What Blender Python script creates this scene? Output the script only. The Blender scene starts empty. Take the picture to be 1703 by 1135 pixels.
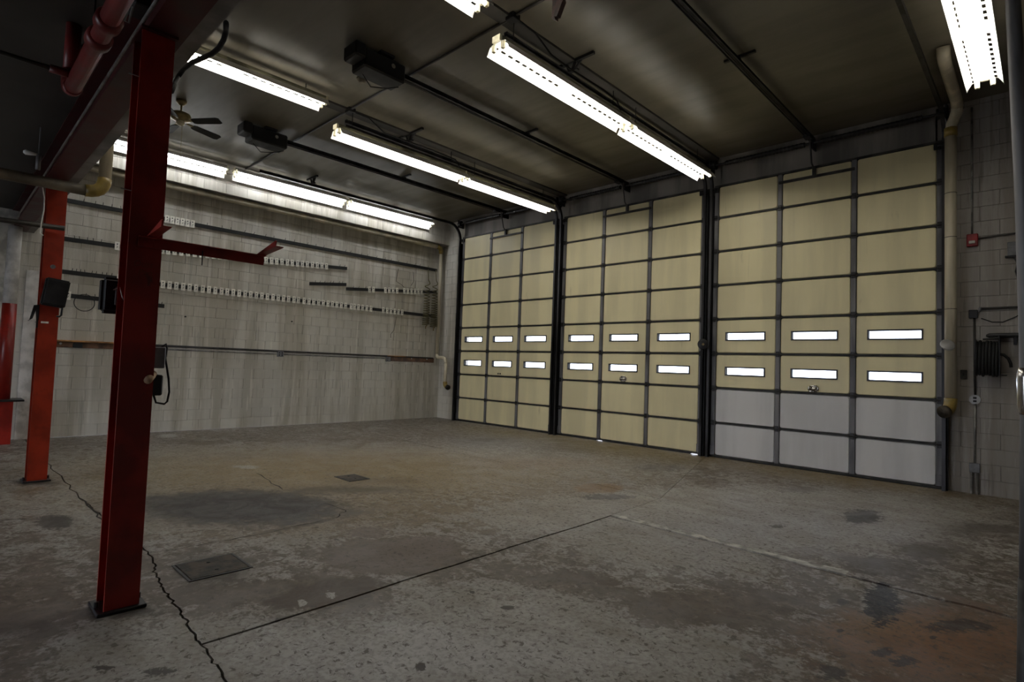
import bpy, bmesh, math, random
from mathutils import Vector, Matrix
random.seed(7)
PI = math.pi
scene = bpy.context.scene
COL = scene.collection

# ------------------------------------------------------------------ camera
FPX = 926.73
YAW, PITCH, ROLL = 0.7675, 0.0452, 0.0356
CAM = Vector((12.126, -9.651, 1.479))
FWD = Vector((-math.sin(YAW)*math.cos(PITCH), math.cos(YAW)*math.cos(PITCH), math.sin(PITCH)))
_r = Vector((math.cos(YAW), math.sin(YAW), 0)); _u = _r.cross(FWD)
RGT = math.cos(ROLL)*_r + math.sin(ROLL)*_u
UPV = -math.sin(ROLL)*_r + math.cos(ROLL)*_u
cd = bpy.data.cameras.new('camera'); cam = bpy.data.objects.new('camera', cd); COL.objects.link(cam)
cd.sensor_fit = 'HORIZONTAL'; cd.sensor_width = 36.0; cd.lens = FPX*36/1703; cd.clip_start = 0.05; cd.clip_end = 500
cam.matrix_world = Matrix(((RGT.x, UPV.x, -FWD.x, CAM.x), (RGT.y, UPV.y, -FWD.y, CAM.y), (RGT.z, UPV.z, -FWD.z, CAM.z), (0, 0, 0, 1)))
scene.camera = cam

def bp(px, py, x=None, y=None, z=None):
    """pixel of the 1703x1135 frame -> point on a plane of the room"""
    r = RGT*((px-851.5)/FPX) - UPV*((py-567.5)/FPX) + FWD
    if x is not None: t = (x-CAM.x)/r.x
    elif y is not None: t = (y-CAM.y)/r.y
    else: t = (z-CAM.z)/r.z
    return CAM + r*t

# ------------------------------------------------------------------ world, exposure
SKY = 5.5
TUBE = 11.0
w = bpy.data.worlds.new('overcast_sky'); scene.world = w; w.use_nodes = True
bg = w.node_tree.nodes['Background']; bg.inputs[0].default_value = (0.80, 0.86, 1.0, 1); bg.inputs[1].default_value = SKY
vs = scene.view_settings
vs.view_transform = 'Standard'; vs.look = 'None'; vs.gamma = 1.0; vs.use_curve_mapping = False
vs.exposure = 0.80

# ------------------------------------------------------------------ materials
class NT:
    def __init__(s, m): s.t = m.node_tree; s.n = s.t.nodes; s.l = s.t.links
    def new(s, typ, **k):
        nd = s.n.new(typ)
        for a, b in k.items(): setattr(nd, a, b)
        return nd
    def link(s, a, b): s.l.new(a, b)
    def noise(s, vec, scale, detail=4, rough=.55, dist=0.0):
        nd = s.new('ShaderNodeTexNoise'); nd.inputs['Scale'].default_value = scale; nd.inputs['Detail'].default_value = detail
        nd.inputs['Roughness'].default_value = rough; nd.inputs['Distortion'].default_value = dist
        if vec is not None: s.link(vec, nd.inputs['Vector'])
        return nd.outputs['Fac']
    def ramp(s, f, a, b, lo=0., hi=1., smooth=True):
        nd = s.new('ShaderNodeMapRange', interpolation_type='SMOOTHSTEP' if smooth else 'LINEAR')
        s.link(f, nd.inputs[0])
        nd.inputs[1].default_value = a; nd.inputs[2].default_value = b; nd.inputs[3].default_value = lo; nd.inputs[4].default_value = hi
        return nd.outputs[0]
    def math(s, op, a, b=None):
        nd = s.new('ShaderNodeMath', operation=op)
        for i, v in enumerate((a, b)):
            if v is None: continue
            if isinstance(v, (int, float)): nd.inputs[i].default_value = v
            else: s.link(v, nd.inputs[i])
        return nd.outputs[0]
    def mix(s, f, a, b, mode='MIX'):
        nd = s.new('ShaderNodeMixRGB', blend_type=mode)
        for i, v in enumerate((f, a, b)):
            if isinstance(v, (int, float)): nd.inputs[i].default_value = v
            elif isinstance(v, tuple): nd.inputs[i].default_value = (*v, 1)
            else: s.link(v, nd.inputs[i])
        return nd.outputs[0]
    def mapping(s, vec, scale):
        nd = s.new('ShaderNodeMapping'); nd.inputs['Scale'].default_value = scale; s.link(vec, nd.inputs['Vector']); return nd.outputs[0]

MATS = {}
def mat(name, col, rough=.6, metal=0., spec=.5, var=.12, scale=12., bump=0., world=False, streak=False, dirt=None):
    """painted / metal surface with a little procedural variation"""
    m = bpy.data.materials.new(name); m.use_nodes = True; k = NT(m)
    b = k.n['Principled BSDF']
    b.inputs['Roughness'].default_value = rough; b.inputs['Metallic'].default_value = metal
    b.inputs['Specular IOR Level'].default_value = spec
    if world: v = k.new('ShaderNodeNewGeometry').outputs['Position']
    else: v = k.new('ShaderNodeTexCoord').outputs['Object']
    if streak: v = k.mapping(v, (1, 1, .12))
    f = k.noise(v, scale, 5)
    lo = tuple(c*(1-var*2.2) for c in col); hi = tuple(min(1, c*(1+var)) for c in col)
    c = k.mix(k.ramp(f, .38, .62), lo, hi)
    if dirt:
        f2 = k.noise(v, dirt[1], 6, .65, .4)
        c = k.mix(k.ramp(f2, dirt[2], dirt[2]+.12, 0, dirt[3] if len(dirt) > 3 else .8), c, dirt[0])
    k.link(c, b.inputs['Base Color'])
    k.link(k.ramp(f, .2, .8, max(0, rough-.08), min(1, rough+.08)), b.inputs['Roughness'])
    if bump:
        bn = k.new('ShaderNodeBump'); bn.inputs['Strength'].default_value = bump; bn.inputs['Distance'].default_value = .01
        k.link(k.noise(v, scale*6, 4), bn.inputs['Height']); k.link(bn.outputs[0], b.inputs['Normal'])
    MATS[name] = m; return m

mat('red_paint', (.30, .016, .008), .42, spec=.45, var=.16, scale=3, world=True, dirt=((.05, .01, .01), 7, .62, .6))
mat('orange_red_paint', (.30, .024, .006), .42, spec=.45, var=.14, scale=3, world=True, dirt=((.12, .015, .01), 7, .62, .6))
mat('dark_red_paint', (.06, .008, .008), .5, var=.15, scale=4, world=True)
mat('pipe_red', (.17, .018, .017), .38, var=.15, scale=5, world=True)
mat('black_steel', (.018, .017, .018), .42, .3, var=.2, scale=6)
mat('black_plastic', (.006, .006, .007), .55, var=.2, scale=8)
mat('rubber', (.01, .01, .01), .7, var=.2, scale=10)
mat('track_steel', (.055, .053, .055), .38, .75, var=.25, scale=5, world=True, streak=True)
mat('galvanised', (.22, .215, .22), .48, .35, var=.2, scale=7, world=True, streak=True)
mat('stile_steel', (.155, .15, .155), .5, .2, var=.22, scale=6, world=True, streak=True, dirt=((.05, .045, .04), 5, .62, .6))
mat('rail_dark', (.05, .046, .042), .55, .2, var=.3, scale=5, world=True)
mat('cream_panel', (.78, .695, .43), .48, var=.045, scale=2.2, world=True, streak=True, dirt=((.40, .33, .18), 6, .62, .55))
mat('grey_panel', (.66, .65, .65), .48, var=.05, scale=2.2, world=True, streak=True, dirt=((.25, .24, .22), 6, .66, .5))
mat('panel_caulk', (.74, .70, .55), .6, var=.08, scale=20, world=True)
mat('window_frame', (.016, .014, .02), .45)
mat('chrome', (.62, .6, .58), .18, 1.0, var=.05)
mat('pvc_cream', (.55, .49, .36), .42, var=.16, scale=2.5, world=True, streak=True, dirt=((.28, .22, .15), 5, .6, .55))
mat('pvc_yellow', (.27, .185, .04), .42, var=.16, scale=6, world=True)
mat('conduit', (.30, .29, .27), .4, .6, var=.2, scale=6, world=True)
mat('dark_conduit', (.05, .045, .04), .45, .4, var=.2, scale=6, world=True)
mat('white_enamel', (.84, .84, .82), .35, var=.03, scale=3)
mat('housing_enamel', (.16, .15, .10), .4, var=.2, scale=4)
mat('lampholder', (.80, .74, .55), .5, var=.05)
mat('white_card', (.86, .83, .74), .6, var=.08, scale=9, world=True)
mat('white_board', (.62, .60, .57), .6, var=.12, scale=4, world=True, dirt=((.3, .28, .25), 3, .6, .5))
mat('brown_wood', (.14, .07, .035), .6, var=.25, scale=6, world=True)
mat('orange_wood', (.42, .20, .06), .6, var=.2, scale=6, world=True)
mat('brown_rubber', (.10, .045, .035), .6, var=.2)
mat('olive_hose', (.13, .11, .045), .55, var=.2, scale=9)
mat('fan_brass', (.35, .27, .13), .35, .6, var=.1)
mat('fan_blade', (.016, .013, .011), .6, var=.2)
mat('smoked_plastic', (.20, .17, .12), .5)
mat('grey_box', (.17, .17, .18), .5, var=.1)
mat('alarm_red', (.30, .01, .012), .4)
mat('iron', (.055, .043, .03), .65, .3, var=.35, scale=9, world=True, bump=.4)
mat('pvc_dark', (.15, .12, .085), .5, var=.2, scale=3, world=True)  # darker brown than the cream pipe, for the run behind the beam
mat('crack_dirt', (.035, .028, .022), .9, world=True)
mat('disc_grey', (.42, .41, .40), .4, .3, var=.08)
mat('tan_plug', (.42, .27, .17), .6)
mat('chalk', (.22, .035, .02), .8)
mat('outside_ground', (.38, .38, .36), .9, var=.1, scale=.6, world=True)
mat('joint_fill', (.05, .043, .036), .95, world=True, scale=8)

def emit(name, col, s):
    m = bpy.data.materials.new(name); m.use_nodes = True; k = NT(m)
    b = k.n['Principled BSDF']; b.inputs['Base Color'].default_value = (.9, .9, .9, 1)
    b.inputs['Emission Color'].default_value = (*col, 1); b.inputs['Emission Strength'].default_value = s
    MATS[name] = m
emit('tube_glow', (1.0, .955, .84), TUBE)
emit('tube_cool', (.95, .97, 1.0), TUBE)

def glass(name):
    m = bpy.data.materials.new(name); m.use_nodes = True; k = NT(m)
    k.n.remove(k.n['Principled BSDF'])
    tr = k.new('ShaderNodeBsdfTransparent'); tr.inputs[0].default_value = (.93, .95, .97, 1)
    gl = k.new('ShaderNodeBsdfGlossy'); gl.inputs['Roughness'].default_value = .05
    mx = k.new('ShaderNodeMixShader'); mx.inputs[0].default_value = .05; k.link(tr.outputs[0], mx.inputs[1]); k.link(gl.outputs[0], mx.inputs[2])
    k.link(mx.outputs[0], k.n['Material Output'].inputs[0]); MATS[name] = m
glass('pane_glass')

def block_material(name, base, stain, top=False):
    m = bpy.data.materials.new(name); m.use_nodes = True; k = NT(m); b = k.n['Principled BSDF']
    pos = k.new('ShaderNodeNewGeometry').outputs['Position']
    st = k.mapping(pos, (1.7, 1.7, .13))
    f1 = k.noise(st, 1.6, 6, .6, .3); f2 = k.noise(pos, .7, 4, .55); f3 = k.noise(st, 6, 5, .65)
    rnd = k.new('ShaderNodeObjectInfo').outputs['Random']
    c = k.mix(k.ramp(f1, .42, .60), base, stain)
    c = k.mix(k.ramp(f2, .48, .64, 0, .5), c, tuple(q*.72 for q in base))
    c = k.mix(k.ramp(f3, .58, .66, 0, .4), c, tuple(min(1, q*1.35) for q in base))
    c = k.mix(k.ramp(f3, .34, .43, .45, 0), c, tuple(q*.5 for q in stain))
    c = k.mix(k.ramp(rnd, 0, 1, .0, .16), c, tuple(q*.7 for q in base))
    k.link(c, b.inputs['Base Color']); b.inputs['Roughness'].default_value = .62; b.inputs['Specular IOR Level'].default_value = .35
    bn = k.new('ShaderNodeBump'); bn.inputs['Strength'].default_value = .35; bn.inputs['Distance'].default_value = .006
    k.link(k.noise(pos, 55, 5, .6), bn.inputs['Height']); k.link(bn.outputs[0], b.inputs['Normal'])
    MATS[name] = m
block_material('block_paint', (.60, .575, .51), (.42, .385, .315))
block_material('block_dirty', (.38, .35, .32), (.25, .22, .19))
mat('mortar', (.50, .48, .43), .8, var=.15, scale=5, world=True)
mat('header_paint', (.22, .20, .18), .65, var=.2, scale=2, world=True, streak=True)

def ceiling_material():
    m = bpy.data.materials.new('ceiling_paint'); m.use_nodes = True; k = NT(m); b = k.n['Principled BSDF']
    pos = k.new('ShaderNodeNewGeometry').outputs['Position']
    f1 = k.noise(pos, .55, 5, .6, .5); f2 = k.noise(k.mapping(pos, (.35, 2.2, 1)), 1.3, 5, .6)
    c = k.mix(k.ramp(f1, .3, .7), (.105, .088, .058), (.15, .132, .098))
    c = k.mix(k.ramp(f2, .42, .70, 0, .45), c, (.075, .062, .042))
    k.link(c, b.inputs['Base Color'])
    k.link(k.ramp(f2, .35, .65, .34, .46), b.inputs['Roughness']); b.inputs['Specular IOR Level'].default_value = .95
    MATS['ceiling_paint'] = m
ceiling_material()
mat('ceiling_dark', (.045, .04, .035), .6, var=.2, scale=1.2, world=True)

def floor_material():
    m = bpy.data.materials.new('stained_concrete'); m.use_nodes = True; k = NT(m); b = k.n['Principled BSDF']
    pos = k.new('ShaderNodeNewGeometry').outputs['Position']
    sx = k.new('ShaderNodeSeparateXYZ'); k.link(pos, sx.inputs[0])
    cx = k.new('ShaderNodeCombineXYZ'); k.link(sx.outputs[0], cx.inputs[0]); k.link(sx.outputs[1], cx.inputs[1]); cx.inputs[2].default_value = 1.0
    P1 = cx.outputs[0]
    cen = lambda f, a: k.math('MULTIPLY', k.math('SUBTRACT', f, .5), a)
    add = lambda a, b_: k.math('ADD', a, b_)
    nA = k.noise(pos, .6, 5, .6, .4); nB = k.noise(pos, 2.4, 10, .68, .5); nC = k.noise(pos, 9, 9, .7, .6); nD = k.noise(pos, 34, 5, .6)
    nG = k.noise(k.mapping(pos, (1.0, 2.2, 1)), 1.2, 6, .62, 1.0)
    rags = add(cen(nB, 3.2), cen(nC, 2.6)); rag2 = add(cen(nC, 4.2), cen(nD, 2.2))
    def ell(px, py, hw, hh, skew=0.0):
        ctr = bp(px, py, z=0); a = bp(px+hw, py+skew, z=0)-ctr; d = bp(px, py+hh, z=0)-ctr
        det = a.x*d.y-a.y*d.x; uv = []
        for r in ((d.y/det, -d.x/det), (-a.y/det, a.x/det)):
            nd = k.new('ShaderNodeVectorMath', operation='DOT_PRODUCT'); k.link(P1, nd.inputs[0])
            nd.inputs[1].default_value = (r[0], r[1], -(r[0]*ctr.x+r[1]*ctr.y)); uv.append(nd.outputs['Value'])
        q = k.new('ShaderNodeCombineXYZ'); k.link(uv[0], q.inputs[0]); k.link(uv[1], q.inputs[1])
        ln = k.new('ShaderNodeVectorMath', operation='LENGTH'); k.link(q.outputs[0], ln.inputs[0])
        return ln.outputs['Value']
    def blob(c, px, py, hw, hh, col, amt, soft=.5, rag=1.0, skew=0.0):
        dd = add(ell(px, py, hw, hh, skew), k.math('MULTIPLY', rag2 if hw < 60 else rags, rag))
        return k.mix(k.ramp(dd, 1-soft, 1+soft*.4, amt, 0), c, col)
    # bare concrete under worn pale paint
    bare = k.mix(k.ramp(nA, .38, .62), (.125, .094, .07), (.185, .147, .113))
    bare = k.mix(k.ramp(nC, .40, .62), (.11, .085, .064), bare)
    paint = k.mix(k.ramp(nG, .38, .62), (.275, .25, .215), (.36, .34, .315))
    bias = None
    for px, py, hw, hh, amt in ((900, 1080, 420, 130, .20), (330, 1090, 280, 110, .16), (1140, 915, 170, 60, .13), (420, 880, 300, 40, .06), (1250, 850, 420, 70, .30),
                                (600, 770, 520, 60, .16), (1000, 860, 200, 40, .12), (650, 985, 110, 40, .10), (820, 1000, 160, 50, .10), (150, 840, 240, 60, .10),
                                (665, 922, 120, 34, -.40), (540, 985, 130, 32, -.28), (1180, 1010, 170, 45, -.16), (960, 970, 120, 26, -.10), (1560, 1060, 230, 90, -.20), (60, 1000, 150, 60, -.12), (420, 985, 130, 26, -.12)):
        f = k.ramp(ell(px, py, hw, hh), .35, 1.15, amt, 0)
        bias = f if bias is None else add(bias, f)
    fl_ = add(add(add(cen(nB, .75), cen(nC, .75)), cen(nD, .35)), bias)
    c = k.mix(k.ramp(fl_, -.05, .10, 0, 1), bare, paint)
    c = k.mix(k.ramp(nG, .52, .66, 0, .45), c, (.17, .135, .10))
    # broad tints: ochre towards doors and left, cool grey before the right door, rust at right
    c = blob(c, 580, 785, 470, 78, (.27, .19, .07), .72, .9, .25)
    c = blob(c, 500, 860, 330, 40, (.20, .14, .06), .45, .9, .3)
    c = blob(c, 1000, 738, 330, 18, (.25, .18, .07), .7, .9, .25, 42)
    c = blob(c, 1400, 797, 260, 14, (.22, .155, .055), .75, .9, .25, 35)
    c = blob(c, 870, 735, 120, 14, (.30, .29, .29), .5, .9, .4)
    c = blob(c, 900, 770, 120, 12, (.27, .18, .11), .4, .9, .4)
    c = blob(c, 1330, 880, 300, 60, (.29, .275, .28), .55, .9, .4)
    c = blob(c, 1570, 1070, 220, 90, (.25, .115, .045), .75, .9, .5)
    c = blob(c, 1480, 1040, 120, 30, (.30, .17, .08), .5, .9, .6)
    c = blob(c, 700, 1085, 420, 85, (.50, .49, .48), .7, .9, .5)
    c = blob(c, 900, 1010, 120, 50, (.42, .40, .37), .4, .9, .6)
    # named stains and dark patches
    c = blob(c, 665, 922, 112, 32, (.165, .13, .107), .9, .25, .30, -20)
    c = blob(c, 612, 886, 34, 11, (.165, .13, .107), .85, .25, .25)
    c = blob(c, 400, 842, 200, 38, (.034, .032, .034), .93, .45, .34)
    c = blob(c, 590, 815, 130, 9, (.075, .055, .032), .75, .8, .4)
    c = blob(c, 545, 985, 100, 24, (.085, .06, .042), .92, .25, .42, -18)
    c = blob(c, 352, 946, 82, 36, (.05, .04, .027), .85, .7, .15)
    c = blob(c, 92, 868, 36, 14, (.055, .046, .04), .9, .3, .45)
    c = blob(c, 60, 1045, 130, 22, (.09, .07, .058), .6, .9, .4)
    c = blob(c, 205, 1015, 72, 15, (.035, .03, .027), .9, .7, .3)  # dark patch around the foot of the tall column
    c = blob(c, 62, 803, 40, 7, (.045, .038, .03), .85, .7, .3)  # dark patch around the foot of the orange red column
    c = blob(c, 997, 812, 44, 9, (.235, .15, .075), .95, .2, .18)
    c = blob(c, 1010, 827, 48, 5, (.065, .06, .062), .75, .4, .6)
    c = blob(c, 1100, 778, 50, 7, (.12, .11, .11), .65, .7, .4)
    c = blob(c, 820, 732, 60, 5, (.12, .11, .105), .65, .7, .5)
    c = blob(c, 1466, 1003, 33, 38, (.012, .012, .015), .98, .15, .55)
    c = blob(c, 1435, 860, 34, 13, (.045, .042, .045), .88, .3, .5)
    c = blob(c, 1540, 918, 62, 17, (.085, .07, .055), .8, .6, .22, 6)
    c = blob(c, 1640, 880, 80, 16, (.075, .06, .047), .7, .8, .5)
    c = blob(c, 1470, 945, 90, 22, (.08, .064, .055), .7, .5, .9)
    c = blob(c, 1330, 815, 40, 7, (.12, .105, .095), .7, .7, .5)
    c = blob(c, 640, 800, 90, 8, (.14, .10, .055), .5, .8, .5)
    for px, py, hw, hh in ((1500, 1100, 22, 8), (1465, 1085, 20, 7), (1385, 1118, 24, 14), (1402, 1000, 9, 5), (1292, 877, 14, 3), (1600, 1040, 55, 12), (1552, 1060, 6, 3),
                           (700, 1108, 9, 7), (785, 985, 4, 3), (845, 1010, 12, 4), (265, 1118, 30, 8), (170, 1112, 16, 4), (1398, 1048, 8, 3)):
        c = blob(c, px, py, hw, hh, (.03, .025, .022), .88, .3, .8)
    for px, py, hw, hh in ((550, 990, 10, 6), (502, 1003, 8, 5), (410, 777, 20, 3), (280, 725, 14, 3), (1085, 955, 10, 4)):
        c = blob(c, px, py, hw, hh, (.42, .40, .37), .9, .2, .8)
    # pits, flecks and grime
    c = k.mix(k.ramp(k.noise(pos, 22, 7, .72, .5), .555, .60, 0, .8), c, (.075, .06, .048))
    c = k.mix(k.ramp(nD, .40, .56, .30, 0), c, (.11, .09, .075))
    k.link(c, b.inputs['Base Color'])
    k.link(k.ramp(nB, .38, .62, .40, .62), b.inputs['Roughness']); b.inputs['Specular IOR Level'].default_value = .30
    bn = k.new('ShaderNodeBump'); bn.inputs['Strength'].default_value = .55; bn.inputs['Distance'].default_value = .006
    k.link(k.mix(.5, k.noise(pos, 9, 8, .7), nB), bn.inputs['Height']); k.link(bn.outputs[0], b.inputs['Normal'])
    MATS['stained_concrete'] = m
floor_material()

# ------------------------------------------------------------------ mesh helpers
class MB:
    def __init__(s): s.v = []; s.f = []
    def quad(s, *p):
        n = len(s.v); s.v += [tuple(q) for q in p]; s.f.append(tuple(range(n, n+len(p)))); return s
    def box(s, x0, x1, y0, y1, z0, z1):
        n = len(s.v)
        s.v += [(x, y, z) for z in (z0, z1) for y in (y0, y1) for x in (x0, x1)]
        s.f += [tuple(n+i for i in q) for q in ((0, 2, 3, 1), (4, 5, 7, 6), (0, 1, 5, 4), (2, 6, 7, 3), (0, 4, 6, 2), (1, 3, 7, 5))]
        return s
    def bev(s, x0, x1, y0, y1, z0, z1, b=.01, seg=1):
        bm = bmesh.new(); bmesh.ops.create_cube(bm, size=1)
        for v in bm.verts: v.co = Vector(((x0+x1)/2+v.co.x*(x1-x0), (y0+y1)/2+v.co.y*(y1-y0), (z0+z1)/2+v.co.z*(z1-z0)))
        bmesh.ops.bevel(bm, geom=bm.edges[:], offset=b, segments=seg, affect='EDGES')
        s.add(bm); bm.free(); return s
    def add(s, bm):
        n = len(s.v); bm.verts.index_update()
        s.v += [tuple(v.co) for v in bm.verts]; s.f += [tuple(n+v.index for v in f.verts) for f in bm.faces]
    def tube(s, pts, r, seg=10, caps=True):
        pts = [Vector(p) for p in pts]; rr = r if isinstance(r, (list, tuple)) else [r]*len(pts)
        n0 = len(s.v); d = (pts[1]-pts[0]).normalized()
        up = Vector((0, 0, 1)) if abs(d.z) < .9 else Vector((0, 1, 0)); a = d.cross(up).normalized()
        for i, p in enumerate(pts):
            t = (pts[min(i+1, len(pts)-1)]-pts[max(i-1, 0)]).normalized()
            a = (a-t*a.dot(t)).normalized(); b = t.cross(a)
            for j in range(seg):
                q = 2*PI*j/seg; s.v.append(tuple(p+(a*math.cos(q)+b*math.sin(q))*rr[i]))
        for i in range(len(pts)-1):
            for j in range(seg):
                k = (j+1) % seg; s.f.append((n0+i*seg+j, n0+i*seg+k, n0+(i+1)*seg+k, n0+(i+1)*seg+j))
        if caps:
            s.f.append(tuple(n0+j for j in reversed(range(seg)))); e = n0+(len(pts)-1)*seg; s.f.append(tuple(e+j for j in range(seg)))
        return s
    def cyl(s, p, q, r, seg=12, r2=None): return s.tube([p, q], [r, r if r2 is None else r2], seg)
    def prism(s, poly, axis, a, b):
        """extrude polygon (2-D points) along axis from a to b"""
        n = len(s.v); m = len(poly)
        def P(u, v, t): return {'x': (t, u, v), 'y': (u, t, v), 'z': (u, v, t)}[axis]
        s.v += [P(u, v, a) for u, v in poly]+[P(u, v, b) for u, v in poly]
        s.f.append(tuple(n+i for i in range(m))); s.f.append(tuple(n+m+i for i in reversed(range(m))))
        for i in range(m):
            j = (i+1) % m; s.f.append((n+i, n+m+i, n+m+j, n+j))
        return s
    def mesh(s, name, material, smooth=False):
        me = bpy.data.meshes.new(name); me.from_pydata(s.v, [], s.f)
        bm = bmesh.new(); bm.from_mesh(me); bmesh.ops.recalc_face_normals(bm, faces=bm.faces[:]); bm.to_mesh(me); bm.free()
        me.materials.append(MATS[material])
        if smooth: me.shade_smooth(); 
        me.update(); return me
    def build(s, name, material, parent=None, smooth=False, loc=None):
        return put(name, s.mesh(name, material, smooth), parent, loc)

def put(name, me, parent=None, loc=None, rot=None):
    o = bpy.data.objects.new(name, me); COL.objects.link(o)
    if parent is not None: o.parent = parent
    if loc is not None: o.location = loc
    if rot is not None: o.rotation_euler = rot
    return o
def tag(o, label, cat, group=None, kind=None):
    o['label'] = label; o['category'] = cat
    if group: o['group'] = group
    if kind: o['kind'] = kind
    return o
def thing(name, label, cat, loc=(0, 0, 0), group=None, kind=None, rot=None):
    o = put(name, None, None, loc, rot); o.empty_display_size = .1
    return tag(o, label, cat, group, kind)
def struct(o, label, cat): return tag(o, label, cat, None, 'structure')
def arc(c, r, a0, a1, n, plane='yz'):
    out = []
    for i in range(n+1):
        a = a0+(a1-a0)*i/n; u, v = r*math.cos(a), r*math.sin(a)
        out.append((c[0], c[1]+u, c[2]+v) if plane == 'yz' else (c[0]+u, c[1], c[2]+v) if plane == 'xz' else (c[0]+u, c[1]+v, c[2]))
    return out

# ------------------------------------------------------------------ the room
ZC = 5.36; ZB = 3.74; WX = 16.0; WY = -16.0
DOORS = ((.942, 4.055, 1.963, 3.032), (4.393, 7.547, 5.394, 6.491), (7.867, 11.004, 8.911, 9.991))
ZT = 4.835; S = .61

fl = struct(MB().box(-.2, WX, WY, .3, -.25, -.022).build('floor', 'joint_fill'), 'stained concrete garage floor of worn slabs', 'floor')
def jag(p, q, n, amp):
    p, q = Vector(p), Vector(q); d = q-p; nrm = Vector((-d.y, d.x)).normalized(); out = []
    for i in range(n+1):
        t = i/n; o = 0 if i in (0, n) else random.uniform(-amp, amp); out.append(p+d*t+nrm*o)
    return out
crk = jag((0, -8.52), (5., -8.54), 24, .02)+jag((5., -8.54), (7.4, -8.46), 40, .016)[1:]+jag((7.4, -8.46), (7.86, -8.54), 12, .016)[1:]+jag((7.86, -8.54), (9.43, -8.64), 50, .011)[1:]+jag((9.43, -8.64), (WX, -8.6), 30, .02)[1:]
ia = min(range(len(crk)), key=lambda i: abs(crk[i].x-9.0)); xa = crk[ia].x
V2 = lambda *p: [Vector(q) for q in p]
J1 = jag((8.862, -3.70), (8.915, -4.80), 8, .008); J2 = jag((8.915, -4.80), (xa, crk[ia].y), 18, .008)
JX = jag((0, -3.05), (2.54, -3.29), 10, .01)+jag((2.54, -3.29), (8.862, -3.70), 30, .008)[1:]
JR = jag((8.915, -4.80), (WX, -4.82), 40, .012)
slabs = [
    (V2((-.1, .06), (7.70, .06))+V2((8.862, -3.70))+JX[::-1][1:], 0.0),
    (JX+J1[1:]+J2[1:]+crk[:ia][::-1], 0.0),
    (V2((7.70, .06), (WX, .06))+JR[::-1]+J1[::-1][1:], .004),
    (JR+crk[ia:][::-1]+J2[::-1][1:-1], -.004),
    (crk+V2((WX, WY), (0, WY)), 0.0)]
for poly, dz in slabs:
    # inset by half a joint
    n = len(poly); area = sum(poly[i].x*poly[(i+1) % n].y-poly[(i+1) % n].x*poly[i].y for i in range(n))
    sgn = 1 if area > 0 else -1; ins = []
    for i in range(n):
        a, b, c_ = poly[i-1], poly[i], poly[(i+1) % n]
        d1 = (b-a).normalized(); d2 = (c_-b).normalized()
        nn = (Vector((-d1.y, d1.x))+Vector((-d2.y, d2.x)))
        nn = nn.normalized() if nn.length > 1e-4 else Vector((0, 0))
        ins.append(b+nn*sgn*.0065)
    MB().prism([(p.x, p.y) for p in ins], 'z', -.022, dz).build('slab', 'stained_concrete', fl)
# pale mortar strip along the raised right-hand joint
mp = []
top = [bp(x, y, z=.006) for x, y in ((1022, 858), (1060, 872), (1120, 884), (1190, 902), (1260, 925), (1330, 944), (1400, 962))]
s_ = MB()
for i in range(len(top)-1):
    a, b = top[i], top[i+1]; wd = .07+.03*random.random()
    s_.box(min(a.x, b.x), max(a.x, b.x), -4.80-.01, -4.80+wd, -.01, .007)
mat('pale_mortar', (.46, .44, .40), .8, var=.2, scale=9, world=True, dirt=((.15, .12, .1), 8, .55, .8))
s_.build('joint_lip', 'pale_mortar', fl)
# meandering cracks
def crack(pts, wd):
    m = MB(); q = []
    for i in range(len(pts)-1): q += jag(pts[i][:2], pts[i+1][:2], 6, .02)[(1 if i else 0):]
    L = []; R_ = []
    for i, p in enumerate(q):
        d = (q[min(i+1, len(q)-1)]-q[max(0, i-1)]).normalized(); nn = Vector((-d.y, d.x)); ww = wd*random.uniform(.3, 1.4)
        L.append(p+nn*ww); R_.append(p-nn*ww)
    for i in range(len(q)-1): m.quad((*L[i], .003), (*L[i+1], .003), (*R_[i+1], .003), (*R_[i], .003))
    return m.build('crack', 'crack_dirt', fl)
for pl, wd in ((((130, 825), (150, 845), (172, 868)), .008),
               (((0, 866), (60, 864)), .006), (((250, 920), (330, 908), (430, 890), (560, 862), (575, 850), (540, 838)), .006),
               (((425, 787), (470, 815)), .007)):
    crack([bp(x, y, z=0) for x, y in pl], wd)

# iron covers set in the floor
def cover(pts, name, label):
    P = [bp(x, y, z=0) for x, y in pts]; c = sum(P, Vector())/4
    t = thing(name, label, 'floor cover', (c.x, c.y, 0))
    x0 = min(p.x for p in P)-c.x; x1 = -x0; y0 = min(p.y for p in P)-c.y; y1 = -y0
    MB().bev(x0, x1, y0, y1, -.01, .008, .004).build('plate', 'iron', t)
    f = MB(); q = .018
    f.box(x0-q, x1+q, y0-q, y0-.003, -.01, .006).box(x0-q, x1+q, y1+.003, y1+q, -.01, .006).box(x0-q, x0-.003, y0, y1, -.01, .006).box(x1+.003, x1+q, y0, y1, -.01, .006)
    f.build('frame', 'black_steel', t)
    for sx in (-.5, .5): MB().cyl((x0*sx, 0, .007), (x0*sx, 0, .012), .012).build('lift_hole', 'rubber', t)
cover(((292, 943), (385, 923), (411, 944), (320, 967)), 'floor_hatch', 'rusty square iron hatch plate in floor beside the tall red column')
cover(((563, 795), (588, 790), (608, 796), (582, 801)), 'drain_cover', 'small square drain cover in the ochre stained floor')

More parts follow.
